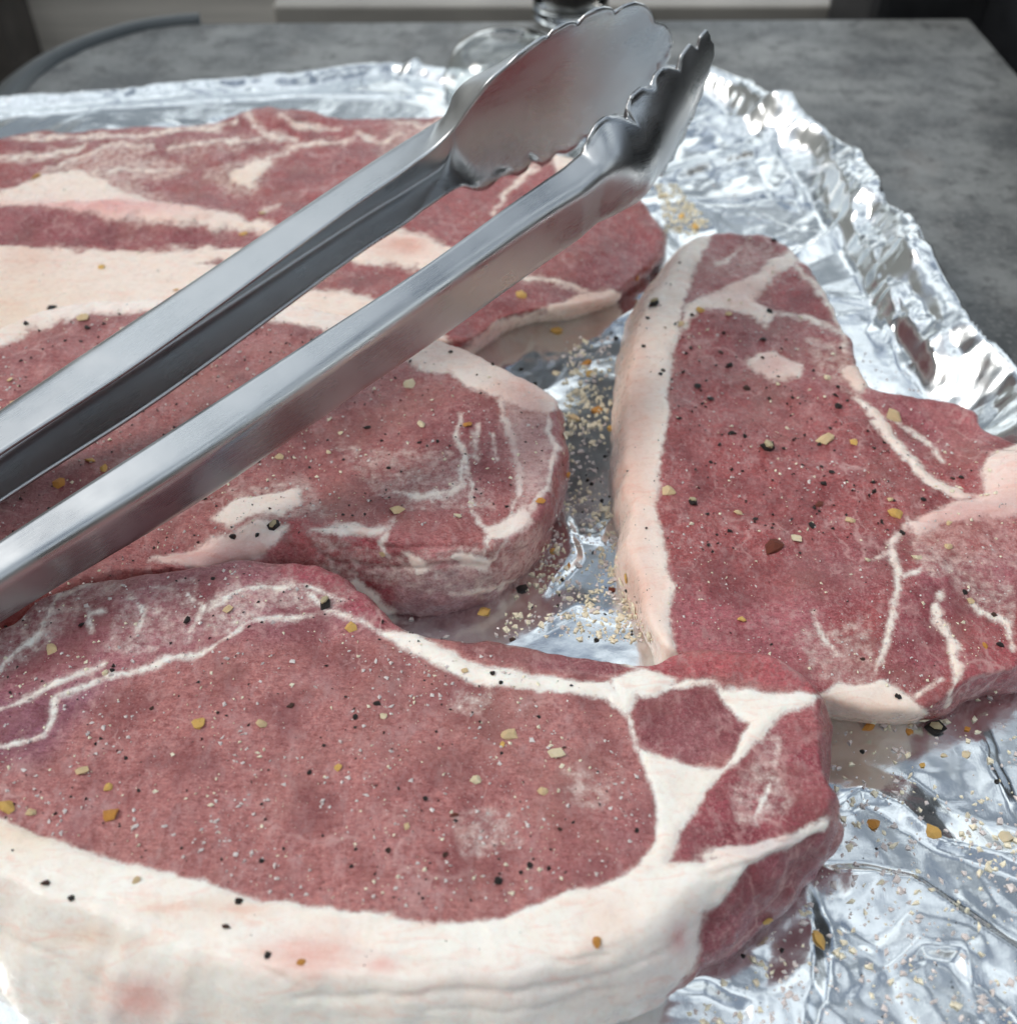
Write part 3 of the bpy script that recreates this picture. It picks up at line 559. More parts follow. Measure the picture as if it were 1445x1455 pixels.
# ------------------------------------------------------------------ tongs
def steel(name, rough, rot=0, dark=1):
    g = N(name); u = g.attr('along'); 
    v = g.n('ShaderNodeCombineXYZ'); g.put(v.inputs[0], g.math('MULTIPLY', u, 60.)); g.put(v.inputs[1], g.math('MULTIPLY', g.attr('across'), 5200.)); 
    br = g.noise(1, 4, .65, vec=v.outputs[0]); sm = g.noise(45, 3); sp = g.noise(900, 3, .6)
    rg = g.math('ADD', g.rng(br, .3, .7, rough-.05, rough+.07), g.rng(sm, .4, .7, 0, .17))
    col = g.mix(g.rng(sm, .3, .7), (.46*dark, .475*dark, .485*dark), (.57*dark, .585*dark, .595*dark)); col = g.mix(g.rng(sp, .66, .8, 0, .35), col, (.75, .75, .75))
    g.set(Base_Color=col, Metallic=1., Roughness=rg, Normal=g.bump(g.math('ADD', br, g.math('MULTIPLY', g.noise(120, 3), .7)), .00003, .9)); return g.m
STEEL = steel('brushed_steel', .25)
def with_uv(m, al, ac):
    for nme, arr in (('along', al), ('across', ac)):
        a = m.attributes.new(nme, 'FLOAT', 'POINT'); a.data.foreach_set('value', np.asarray(arr, np.float32))
    return m
def thick(o, t=.0009, off=0):
    md = o.modifiers.new('sheet', 'SOLIDIFY'); md.thickness = t; md.offset = off; md.use_even_offset = True
    b = o.modifiers.new('bev', 'BEVEL'); b.width = .00022; b.segments = 2; b.angle_limit = math.radians(50)
M_ = 33
def resamp(q, m=M_):
    q = np.array(q); c = np.concatenate([[0], np.cumsum(np.linalg.norm(np.diff(q, axis=0), axis=1))]); t = np.linspace(0, c[-1], m)
    return np.stack([np.interp(t, c, q[:, k]) for k in range(3)], 1)
def channel(A, B, Cc):
    D = Cc+(A-B); r = .0034; f_ = norm(B-A); ups = norm(Cc-B); prof = [A]
    for P0, d0, d1 in ((B, -f_, ups), (Cc, -ups, -f_)):
        a, b = P0+d0*r, P0+d1*r
        for j in range(8):
            t = j/7; prof.append((1-t)**2*a+2*t*(1-t)*P0+t*t*b)
    prof.append(D); return resamp(prof)
def along(pl, n):
    pl = np.array(pl, float); c = np.concatenate([[0], np.cumsum(np.hypot(*np.diff(pl, axis=0).T))]); t = np.linspace(0, c[-1], n)
    return np.stack([np.interp(t, c, pl[:, k]) for k in (0, 1)], 1)
def build_arm(st, upper, lower, e, a, wd, outn, D0, hw, root, blend=26, hn=110):
    """one pressed sheet: a U channel whose flanges flare into a dished, scalloped scoop"""
    S = catmull(np.array([np.concatenate(s_) for s_ in st]), 10, False)
    rowsA = [channel(s_[:3], s_[3:6], s_[6:9]) for s_ in S]
    U, L = along(upper, hn), along(lower, hn); rowsH = []
    sm_, tm_, hf_ = (U[:, 0]+L[:, 0])/2, (U[:, 1]+L[:, 1])/2, np.hypot(*(U-L).T)/2
    kr = np.exp(-(np.arange(-30, 31)/11.)**2); kr /= kr.sum(); pad = lambda q, e1: np.concatenate([np.full(30, q[0]), q, np.full(30, e1)])
    hs = np.convolve(pad(hf_, 0), kr, 'valid'); ts = np.convolve(pad(tm_, tm_[-1]), kr, 'valid'); s0, s1 = sm_[0], sm_.max()
    od = np.argsort(sm_); sS, hS, tS = sm_[od], np.maximum(hs[od], .003), ts[od]
    for k in range(hn):
        tau = np.sin(np.linspace(-1, 1, 61)*math.pi/2); q = (U[k]+L[k])/2+(L[k]-U[k])/2*tau[:, None]
        u = np.clip((q[:, 0]-s0)/(s1-s0), 0, 1); hh_ = np.interp(q[:, 0], sS, hS); cc = np.interp(q[:, 0], sS, tS)
        nt_ = np.minimum(np.abs(q[:, 1]-cc)/hh_, 1); nt_ = np.where(np.abs(tau) > .995, 1, nt_); pw = 7-4.8*sstep(0, .33, u)
        D = D0*np.minimum(1, hh_/hw)**.5*(1-.9*sstep(.25, .97, u))
        rowsH.append(resamp(e+np.outer(q[:, 0], a)+np.outer(q[:, 1], wd)+np.outer(D*(1-nt_**pw), outn)))
    last = rowsA[-1]; out_ = []
    for k, r_ in enumerate(rowsH):
        w_ = 1-sstep(0, blend, k+1); out_.append(r_*(1-w_)+(last+a*(((U[k, 0]+L[k, 0])-(U[0, 0]+L[0, 0]))/2))*w_ if w_ > 0 else r_)
    rows = rowsA+out_[1:]; cutrow = len(rowsA)+3; al, ac, acc = [], [], 0
    for k, r_ in enumerate(rows):
        if k: acc += np.linalg.norm(r_[M_//2]-rows[k-1][M_//2])
        if k == cutrow: cut = acc
        al += [acc]*M_; ac += list(np.concatenate([[0], np.cumsum(np.linalg.norm(np.diff(r_, axis=0), axis=1))]))
    v = [p for r_ in rows for p in r_]
    f = [(i*M_+j, i*M_+j+1, (i+1)*M_+j+1, (i+1)*M_+j) for i in range(len(rows)-1) for j in range(M_-1)]
    m = mesh('sheet', v, f); m.validate(); with_uv(m, al, ac); o = bpy.data.objects.new('tmp', m); C.objects.link(o)
    md = o.modifiers.new('sheet', 'SOLIDIFY'); md.thickness = .0009; md.offset = 0; md.use_rim = True; md.use_quality_normals = True
    em = bpy.data.meshes.new_from_object(o.evaluated_get(bpy.context.evaluated_depsgraph_get())); bpy.data.objects.remove(o); bpy.data.meshes.remove(m)
    n_ = len(em.vertices); co = np.empty(n_*3); em.vertices.foreach_get('co', co); co = co.reshape(-1, 3); nr = np.empty(n_*3); em.vertices.foreach_get('normal', nr); nr = nr.reshape(-1, 3)
    A1 = np.empty(n_, np.float32); em.attributes['along'].data.foreach_get('value', A1); A2 = np.empty(n_, np.float32); em.attributes['across'].data.foreach_get('value', A2)
    P_ = [tuple(p.vertices) for p in em.polygons]; bpy.data.meshes.remove(em)
    for nm, test in (('arm', lambda q: q <= cut), ('head', lambda q: q > cut)):
        sel = [p for p in P_ if test(sum(A1[i] for i in p)/len(p))]; u = sorted({i for p in sel for i in p}); ix = {q: k for k, q in enumerate(u)}
        m = mesh(nm, co[u], [[ix[i] for i in p] for p in sel]); with_uv(m, A1[u], A2[u]); m.normals_split_custom_set_from_vertices(nr[u]); part(nm, m, STEEL, root)
tong_root = empty('tongs', (float(P(0, 826, .052)[0]), float(P(0, 826, .052)[1]), .03))
tag(tong_root, 'open stainless steel kitchen tongs with scalloped heads lying across the chops', 'tongs')
ZA, ZB, ROLL = .052, .088, math.radians(14)
def zz(x, x1): return ZA+(ZB-ZA)*x/x1
def frame(axis, roll):
    hh = norm(np.cross(axis, [0, 0, 1])); up = np.cross(hh, axis)
    n_ = hh*math.cos(roll)-up*math.sin(roll); dn = -up*math.cos(roll)-hh*math.sin(roll); return n_, dn
def rotz(v, a_): c, s = math.cos(a_), math.sin(a_); return np.array([v[0]*c-v[1]*s, v[0]*s+v[1]*c, v[2]])
def extend(st, axis, dn, w0):
    A, B, Cc = st[0]; wv = B-A; ex = []
    for k in (.17, .11, .05): off = -axis*k; ex.append([A+off+wv*.1, A+off+wv*.9, A+off+wv*.9+dn*(w0-.02*k)])
    return ex+st
DZ = .003
# near arm: A inner edge of the top flange, B its outer edge
nA = [((0,771),(0,826),.0165), ((242,615),(256,665),.0190), ((450,480),(478,512),.0205), ((600,382),(636,402),.0222), ((729,289),(762,312),.0232), ((800,240),(830,268),.0225)]
NS = [[P(*a_, zz(b_[0], 829)+DZ), P(*b_, zz(b_[0], 829)), h_] for a_, b_, h_ in nA]
nax = norm(NS[-2][1]-NS[0][1]); nn_, ndn = frame(nax, ROLL)
for s_ in NS: s_[2] = s_[1]+ndn*s_[2]
NS = extend(NS, nax, ndn, .0165)
fA = [((0,646),(0,579),.0172), ((214,505),(200,445),.0185), ((480,310),(480,259),.0200), ((560,254),(572,200),.0212), ((592,230),(622,170),.0212)]
FS = [[P(*a_, zz(b_[0], 650)), P(*b_, zz(b_[0], 650)+DZ), h_] for a_, b_, h_ in fA]
fax = norm(FS[-2][0]-FS[0][0]); fn2, fdn = frame(fax, ROLL)
for s_ in FS: s_[2] = s_[1]+fdn*s_[2]
FS = extend(FS, fax, fdn, .0172)
# far head
e_f = FS[-1][0]; a_f = rotz(fax, math.radians(-6)); n_f, d_f = frame(a_f, math.radians(30)); w_f = -d_f
far_up = [(592,230),(612,208),(640,175),(663,146),(692,116),(722,92),(735,78),(762,58),(772,52),(778,54),(786,42),(802,33),(814,31),(821,36),(832,21),(845,13),(858,10),(868,12),(874,20),(884,9),(902,3),(916,8),(925,18),(929,33),(942,36),(952,48),(954,62)]
far_lo = [(585,320),(600,300),(618,284),(640,272),(652,267),(675,272),(690,269),(700,262),(710,252),(722,249),(736,249),(748,242),(757,228),(768,236),(780,230),(789,218),(803,218),(818,208),(828,195),(845,193),(858,184),(868,170),(882,166),(895,153),(902,138),(918,130),(930,114),(931,103),(944,93),(951,80),(954,66)]
def onto(px, e, a, w_, n_): return [((rp(x, y, e, n_)-e) @ a, (rp(x, y, e, n_)-e) @ w_) for x, y in px]
build_arm(FS, onto(far_up, e_f, a_f, w_f, n_f), onto(far_lo, e_f, a_f, w_f, n_f), e_f, a_f, w_f, -n_f, .0125, .021, tong_root)
# near head: the same scoop seen from behind
e_n = NS[-1][0]; a_n = rotz(nax, math.radians(9)); n_n, d_n = frame(a_n, math.radians(10)); w_n = -d_n
near_up = [(800,240),(812,230),(825,219),(829,202),(834,189),(845,174),(860,165),(874,163),(886,168),(889,152),(897,135),(910,124),(922,123),(929,107),(938,97),(947,94),(959,99),(966,79),(980,62),(988,70),(994,52),(1003,42),(1007,50),(1007,57),(1011,62),(1011,75)]
near_lo = [(868,302),(884,290),(900,284),(914,276),(922,262),(934,250),(941,250),(948,232),(956,226),(962,208),(970,200),(977,177),(984,168),(989,148),(996,136),(1001,115),(1006,104),(1009,88),(1011,78)]
build_arm(NS, onto(near_up, e_n, a_n, w_n, n_n), [(0, -.0222), (.006, -.0224)]+onto(near_lo, e_n, a_n, w_n, n_n), e_n, a_n, w_n, n_n, .0125, .021, tong_root)
# hinge, out of the frame at the lower left
hm = lathe([(0, -.014), (.004, -.014), (.004, .014), (0, .014)], 20, 'rivet')
hc = (NS[0][1]+FS[0][1])/2; hv = part('rivet', hm, STEEL, tong_root); hv.location = Vector(tuple(hc+ndn*.009))-Vector(tong_root.location)
print('tongs gap at the hinge', np.linalg.norm(NS[0][0]-FS[0][0]))

# ------------------------------------------------------------------ background: glass, rail, planks, post, grill, deck
def glass(name, tint=(.95, .97, .96)):
    return simple(name, tint, .03, Transmission_Weight=1., IOR=1.48)
GL = glass('clear_glass')
jb = P(812, 48, 0); jr = .0225
jar = empty('glass_jar', (jb[0], jb[1]+jr, .0005)); tag(jar, 'clear glass jar standing at the back edge of the table behind the tongs', 'jar')
obj('glass_wall', lathe([(0,.0),(jr-.004,0),(jr-.001,.002),(jr,.006),(jr,.075),(jr-.003,.085),(jr-.0055,.085),(jr-.003,.074),(jr-.003,.012),(jr-.006,.008),(0,.007)], 56), GL, jar)
obj('spice_fill', lathe([(0,.0075),(jr-.0045,.0125),(jr-.0045,.05),(0,.052)], 40), simple('ground_spice', (.16, .10, .06), .8, var=.4, vscale=900), jar)
obj('lid', lathe([(0,.0855),(jr+.001,.0855),(jr+.0015,.088),(jr+.0015,.101),(jr-.001,.103),(0,.103)], 48), simple('black_plastic', (.02, .02, .022), .4), jar)
db = P(722, 128, 0); dish = empty('glass_dish', (db[0], db[1], .0005)); tag(dish, 'small upturned clear glass dish on the table behind the left tong head', 'dish')
obj('bowl', lathe([(.0345,0),(.0345,.004),(.0325,.014),(.0265,.0225),(.018,.0265),(.010,.028),(0,.0285),(0,.0272),(.010,.0267),(.0175,.0253),(.0257,.0214),(.0313,.0135),(.0332,.004),(.0335,0),(.0345,0)], 56), GL, dish)

WOODS = []
for i, c in enumerate([(.50, .46, .41), (.56, .52, .465), (.52, .48, .43), (.46, .42, .37), (.17, .14, .12), (.15, .125, .105)]):
    g = N('weathered_timber'); gr = g.noise(1, 5, .6, vec=g.map((2.5, 60, 60))); 
    WOODS.append(g.set(Base_Color=g.mix(g.rng(gr, .3, .7), tuple(k*.72 for k in c), tuple(k*1.3 for k in c)), Roughness=.75, Normal=g.bump(gr, .001)))
RAILM = simple('pale_painted_rail', (.30, .28, .25), .5, var=.12, vscale=20)
fence = empty('plank_wall', (0, 1.15, -.8)); tag(fence, 'low weathered timber plank wall behind the far edge of the table', 'wall')
z = -.80; k = 0
while z < -.07:
    h = .118; m = box(-1.6, 1.8, 1.15, 1.172, z, z+h-.006, .002); o = obj('plank', m, WOODS[k % 4], fence); o.location = (0, -1.15, .8); z += h; k += 1
lf = empty('side_fence', (-1.5, 1, -.83)); tag(lf, 'tall weathered plank fence along the left side of the deck', 'fence')
z = -.83; k = 0
while z < .95:
    o = obj('plank', box(-1.52, -1.5, -2.1, 3.2, z, z+.135, .003), WOODS[k % 4], lf); o.location = (1.5, -1, .83); z += .14; k += 1
pst = obj('timber_post', box(-.505, -.455, 1.02, 1.09, -.80, -.02, .004), simple('dark_timber', (.052, .044, .038), .7, var=.3, vscale=40)); tag(pst, 'dark square timber post beyond the far left corner of the table', 'post')
pan = obj('timber_screen', box(-.9, -.508, 1.06, 1.085, -.80, -.04, .003), simple('brown_timber', (.19, .165, .145), .75, var=.3, vscale=30)); tag(pan, 'brown timber screen to the left of the dark post', 'screen')
rl = obj('pale_rail', box(-.165, .228, .80, .835, -.062, -.0315, .003), RAILM); tag(rl, 'pale rail running just beyond the back edge of the table', 'rail')

hw = empty('house_wall', (0, -2.2, -.83)); tag(hw, 'brown timber clad house wall behind the camera', 'wall')
z = -.83; k = 0
while z < 1.2:
    o = obj('cladding_board', box(-3.2, 3.4, -2.225, -2.2, z, z+.146, .003), WOODS[4+k % 2], hw); o.location = (0, 2.2, .83); z += .15; k += 1
deck = empty('deck', (0, 0, -.83)); deck['kind'] = 'structure'
y = -2.15; k = 0
while y < 1.14:
    o = obj('deck_board', box(-2.2, 2.4, y, y+.116, -.025, 0, .003), WOODS[(k*3+1) % 4], deck); y += .122; k += 1

ground = obj('ground', mesh('ground', [(-40,-40,-.88),(40,-40,-.88),(40,40,-.88),(-40,40,-.88)], [(0,1,2,3)], False), simple('garden_ground', (.10, .105, .085), .9, var=.4, vscale=3)); ground['kind'] = 'structure'
# grill: black body to the right of the table
BLK = simple('black_enamel', (.012, .013, .015), .32, var=.3, vscale=60)
gx = .292
grill = empty('gas_grill', (.55, .45, -.83)); tag(grill, 'black gas grill close to the right edge of the table', 'grill')
def gpart(name, m, mat=BLK): o = obj(name, m, mat, grill); o.location = (-.55, -.45, .83); return o
gpart('firebox', box(gx, .80, .10, .80, -.20, .028, .012))
v = []; f = []; n = 14
for i in range(n+1):
    t = math.pi*i/n
    for xx in (gx+.035, .78): v.append((xx, .45-math.cos(t)*.31, .030+math.sin(t)*.19))
f = [(2*i, 2*i+1, 2*i+3, 2*i+2) for i in range(n)]+[tuple(2*i for i in range(n+1))[::-1], tuple(2*i+1 for i in range(n+1)), (0, 2*n, 2*n+1, 1)]
gpart('lid', mesh('lid', v, f, False))
lidh = obj('handle', box(gx+.005, gx+.025, .30, .60, .10, .12, .006), simple('steel_handle', (.4, .4, .41), .3, 1), bpy.data.objects['lid.001'] if 'lid.001' in bpy.data.objects else grill)
gpart('cabinet', box(gx+.03, .78, .13, .77, -.80, -.205, .006))
back_b = obj('black_gas_cover', box(.222, .30, .70, .80, -.12, .03, .010), simple('black_rubber', (.014, .014, .016), .6, var=.3, vscale=80)); tag(back_b, 'black object beyond the far right corner of the table', 'cover')

# ------------------------------------------------------------------ seasoning
trees = [(BVHTree.FromPolygons([tuple(c) for c in v], [tuple(int(i) for i in q) for q in p]), nm) for v, p, nm in bvh_sources]
def hit(px, py):
    d = Vector(tuple(ray(px, py))).normalized(); best = None
    for k, (t, nm) in enumerate(trees):
        loc, nn, i, dist = t.ray_cast(Vector(tuple(CP)), d)
        if loc is not None and (best is None or dist < best[2]): best = (loc, nn, dist, k)
    return best
from mathutils import Matrix, Quaternion
def blob(seed, sub=1, jag=.28, flat=.5, elong=1.2):
    import bmesh
    r = random.Random(seed); bm = bmesh.new(); bmesh.ops.create_icosphere(bm, subdivisions=sub, radius=.5)
    for v in bm.verts:
        v.co *= 1+r.uniform(-jag, jag); v.co.x *= elong; v.co.z *= flat
    m = bpy.data.meshes.new('b'); bm.to_mesh(m); bm.free(); return m
YEL = [simple('dried_garlic', (.88, .60, .34), .5, var=.3, vscale=1500, bump=.0002, Subsurface_Weight=.2, Subsurface_Radius=(.002, .001, .0005)),
       simple('golden_flake', (.90, .50, .14), .42, var=.3, vscale=1500, bump=.0002, Subsurface_Weight=.2, Subsurface_Radius=(.002, .001, .0005)),
       simple('orange_flake', (.72, .32, .06), .42, var=.3, vscale=1500, bump=.0002)]
PALE = simple('pale_garlic_flake', (.93, .74, .50), .5, var=.2, vscale=1500, bump=.0002, Subsurface_Weight=.2, Subsurface_Radius=(.002, .001, .0005))
BLKP = simple('black_pepper', (.016, .012, .010), .55, var=.6, vscale=2500, bump=.0002)
BRNP = simple('brown_pepper', (.060, .022, .012), .55, var=.5, vscale=2500, bump=.0002)
CORE = simple('peppercorn_core', (.48, .40, .24), .6, var=.3, vscale=2500, bump=.0001)
CHILI = simple('red_chilli_flake', (.16, .030, .012), .4, var=.5, vscale=900, bump=.0002)
def vb(mats):
    L = []
    for k in range(5):
        m = blob(100+k, 1, .42, .36, 1.2); m.materials.append(mats); L.append(m)
    return L
KIND = {'g': ('garlic_flake', 'garlic flake', 'pale', vb(PALE)), 'y': ('garlic_flake', 'garlic flake', 'golden', vb(YEL[1])), 'd': ('garlic_flake', 'garlic flake', 'tan', vb(YEL[0])), 'o': ('chilli_seed', 'chilli seed', 'orange', vb(YEL[2])),
        'b': ('pepper_fragment', 'pepper fragment', 'black', vb(BLKP)), 'r': ('pepper_fragment', 'pepper fragment', 'brown', vb(BRNP)), 'c': ('cracked_peppercorn', 'cracked peppercorn', 'dark husked', vb(BLKP)), 'h': ('chilli_flake', 'chilli flake', 'dark red', vb(CHILI))}
core_m = blob(55, 1, .15, .5, 1.3); core_m.materials.append(CORE)
ITEMS = [
 # x, y, size in photo pixels, kind
 (283,1028,24,'y'),(373,1029,20,'d'),(117,1096,20,'d'),(155,1120,15,'y'),(156,1160,30,'o'),(10,1148,28,'y'),(75,922,20,'d'),(498,892,22,'y'),(545,1018,14,'g'),(722,1044,26,'d'),(714,1058,11,'y'),(790,1071,24,'g'),(677,1108,19,'g'),(771,1125,17,'d'),(481,1091,14,'y'),
 (194,1250,14,'d'),(428,1368,15,'o'),(847,1338,19,'o'),(578,1175,11,'d'),(660,953,11,'d'),(324,866,16,'d'),(150,957,12,'g'),(45,1155,16,'d'),
 (580,546,22,'g'),(600,603,15,'g'),(664,604,18,'o'),(565,724,24,'d'),(650,733,16,'g'),(768,712,16,'o'),(543,787,12,'d'),(118,452,22,'d'),(130,655,19,'y'),(147,666,14,'y'),(85,688,22,'o'),(397,650,17,'d'),(467,643,9,'g'),(485,615,10,'g'),(15,540,12,'d'),(20,572,12,'d'),
 (1175,624,27,'d'),(1212,628,15,'y'),(950,698,25,'d'),(1271,729,24,'y'),(1131,765,20,'g'),(1048,728,14,'d'),(1055,881,17,'y'),(1270,590,28,'d'),(1347,777,14,'d'),(1208,740,16,'d'),(967,461,14,'d'),(890,822,15,'y'),(868,607,14,'y'),(1347,743,10,'d'),(1302,793,16,'g'),(1378,853,13,'d'),(1399,917,12,'o'),(1175,537,13,'g'),(1105,546,9,'g'),(1232,796,11,'g'),(1265,710,11,'d'),(995,441,16,'y'),(1035,446,14,'d'),
 (835,515,18,'o'),(838,530,16,'y'),(815,593,22,'d'),(848,583,20,'o'),(790,470,18,'y'),(688,870,22,'y'),(806,675,14,'o'),(785,782,14,'y'),(808,804,10,'o'),(790,530,13,'g'),
 (1090,1308,18,'y'),(1163,1333,28,'y'),(1242,1170,24,'o'),(1325,1184,26,'y'),(1428,1190,22,'g'),(1236,1032,22,'o'),(1292,1040,14,'o'),(1310,1087,10,'y'),(1374,1036,11,'o'),(1340,1073,10,'g'),(1372,1072,14,'g'),
 (52,252,16,'y'),(346,333,13,'y'),(373,303,11,'d'),(145,380,12,'y'),(740,420,19,'y'),(250,412,9,'y'),(988,322,16,'y'),(968,308,14,'y'),(940,278,14,'g'),(905,395,10,'o'),(583,280,14,'d'),
 (1090,637,26,'c'),(390,748,22,'c'),(463,857,23,'c'),(1327,1036,26,'c'),(930,432,20,'c'),(983,713,17,'c'),(414,1003+0,12,'r'),
 (742,838,22,'b'),(339,1281,14,'b'),(380,1358,14,'b'),(65,1255,16,'r'),(102,1277,12,'b'),(322,1317,12,'r'),(708,1252,16,'b'),(754,1230,13,'b'),(535,1000,13,'b'),(505,1019,11,'b'),(700,957,12,'b'),(712,970,9,'b'),(604,1135,11,'b'),(645,1158,13,'h'),(632,1215,12,'r'),(552,1208,12,'r'),(372,1223,10,'b'),(440,1098,10,'b'),
 (117,888,11,'b'),(267,882,15,'b'),(75,438,14,'b'),(37,460,10,'b'),(125,466,12,'b'),(1190,577,15,'b'),(991,549,15,'b'),(1009,567,13,'b'),(1060,552,14,'r'),(1037,519,13,'b'),(1024,501,11,'r'),(1038,616,12,'b'),(1058,620,10,'b'),(1022,632,9,'b'),(1100,776,36,'h'),(1163,717,14,'h'),(1181,671,11,'b'),(1169,687,12,'b'),(1153,748,15,'b'),(1240,686,10,'b'),(1281,757,13,'b'),
 (1311,710,10,'b'),(1366,679,10,'b'),(1353,680,9,'r'),(1370,841,11,'b'),(1420,916,13,'b'),(1412,874,11,'r'),(1277,979+12,10,'b'),(1225,937,9,'r'),(1190,550,9,'b'),(868,838,15,'h'),(848,910,11,'b'),(728,908,12,'r'),(522,608,12,'b'),(552,665,9,'b'),(596,629,9,'b'),(366,760,10,'b'),(331,772-10,12,'b'),(333,762,10,'r'),(622,627,8,'b'),
 (1110,1350,9,'b'),(1055,1358,9,'b'),(1093,443,14,'b'),(1083,483,12,'b'),(1100,342,12,'b'),(780,1234,9,'b'),(552,1210,8,'b'),(216,1017-10,9,'r'),(160,983-30,9,'b'),(304,862-40,9,'b'),(740,1240,8,'b'),(802,1062,8,'r'),(795,1178,9,'r'),(905,1180,10,'b'),(890,860-20,8,'b'),
 (855,712,9,'b'),(840,688,9,'b'),(875,480,10,'b'),(942,527,9,'r'),(938,532,8,'b'),(920,452,9,'b'),(915,492,9,'b'),(760,545,9,'b'),(740,525,8,'b'),(700,518,9,'b'),(640,500,9,'b'),(1225,1068,9,'b'),(1415,1110,9,'b'),(1274,989,10,'b')]
SURF = {'0': 'front chop', '1': 'middle chop', '2': 'right chop', '3': 'back chop', '4': 'foil'}
MPP = 1/FPX
placed = []
for q, (x, y, s, kd) in enumerate(ITEMS):
    h = hit(x, y)
    if not h: continue
    loc, nn, dist, k = h; name, cat, colw, ms = KIND[kd]
    size = s*MPP*dist*(.72 if kd in 'br' else .80); m = random.choice(ms)
    o = bpy.data.objects.new(name, m); C.objects.link(o)
    if nn.dot(Vector(tuple(CP))-loc) < 0: nn = -nn
    rot = nn.to_track_quat('Z', 'Y') @ Quaternion((0, 0, 1), random.uniform(0, 6.28)) @ Quaternion((1, 0, 0), random.uniform(-.35, .35))
    o.rotation_mode = 'QUATERNION'; o.rotation_quaternion = rot
    sx = random.uniform(.85, 1.1); zf = 1.5 if kd in 'bc' else (.8 if kd == 'h' else 1.)
    o.scale = (size*sx, size/sx*(.8 if kd in 'oh' else .95), size*zf*random.uniform(.8, 1.1)); o.location = loc+nn*size*.10*zf
    if kd == 'c':
        cchild = bpy.data.objects.new('pale_core', core_m); C.objects.link(cchild); cchild.parent = o; cchild.location = (0, 0, .16); cchild.scale = (.62, .60, .45)
    placed.append([o, x, y, s, k, colw, cat, name])
# labels: surface, zone of that surface, then place among its neighbours
ZB_ = {}
for r in placed: ZB_.setdefault(r[4], []).append((r[1], r[2]))
def landmark(x, y, k):
    lm = {0: [((60,1060),'left part of the front chop'),((300,1000),'left middle of the front chop'),((560,1080),'centre of the front chop'),((800,1130),'right lean of the front chop'),((200,1320),'left fat edge of the front chop'),((440,1350),'pink stained fat of the front chop'),((840,1330),'right end of the front chop fat'),((110,900),'far left end of the front chop'),((480,870),'far rim of the front chop'),((700,960),'white seam of the front chop')],
          1: [((80,470),'fat rim of the middle chop, left'),((110,670),'middle chop between the tong arms'),((430,650),'middle chop beside the near tong arm'),((600,580),'centre of the middle chop'),((700,520),'fat corner of the middle chop'),((380,760),'near edge of the middle chop'),((620,730),'bone end of the middle chop'),((770,700),'right side of the middle chop')],
          2: [((1080,400),'far red end of the right chop'),((930,450),'upper fat edge of the right chop'),((1030,550),'far middle of the right chop'),((1200,600),'right chop near the foil rim'),((900,700),'long fat edge of the right chop'),((1000,700),'right chop beside its fat edge'),((1130,730),'centre of the right chop'),((1280,740),'fat seam of the right chop'),((1380,720),'pink knob of the right chop'),((1080,880),'near end of the right chop'),((1380,900),'near right corner of the right chop')],
          3: [((50,250),'left end of the back chop'),((350,320),'back chop beside the far tong arm'),((150,390),'cream fat of the back chop'),((740,400),'back chop just past the near tong arm'),((590,280),'back chop between the tong arms')],
          4: [((820,500),'foil between the back and right chops'),((830,600),'gritty foil between middle and right chops'),((780,780),'foil beside the bone end'),((830,880),'foil where three chops meet'),((960,300),'foil near the tong tips'),((1290,1040),'foil just in front of the right chop'),((1400,1100),'foil at the right border'),((1280,1180),'foil to the right of the front chop'),((1100,1340),'foil near the lower border')]}[k]
    return min(lm, key=lambda t: (t[0][0]-x)**2+(t[0][1]-y)**2)[1]
cells = {}
for r in placed: cells.setdefault((r[6], r[5], landmark(r[1], r[2], r[4])), []).append(r)
for (cat, colw, lm), rs in cells.items():
    rs.sort(key=lambda r: r[1]); n = len(rs)
    for i, r in enumerate(rs):
        if n == 1: od = ''
        elif n == 2: od = ', '+('left', 'right')[i]+' one'
        elif n == 3: od = ', '+('leftmost', 'middle', 'rightmost')[i]
        else: od = ', '+(['leftmost', 'second', 'third', 'fourth', 'fifth', 'sixth', 'seventh', 'eighth'][i]+(' from left' if i else '') if i < min(8, n-1) else 'rightmost')
        if lm.startswith('foil') and len(lm.split()) > 7: od = od.replace(' from left', '')
        sz = 'large ' if r[3] >= 24 else ('tiny ' if r[3] < 10 else '')
        tag(r[0], f"{sz}{colw} {cat} on the {lm}{od}", cat, {'pepper fragment': 'pepper fragments scattered over the food', 'garlic flake': 'garlic flakes scattered over the food', 'chilli seed': 'chilli seeds scattered over the food', 'cracked peppercorn': 'cracked peppercorns on the food', 'chilli flake': 'chilli flakes on the food'}[cat])
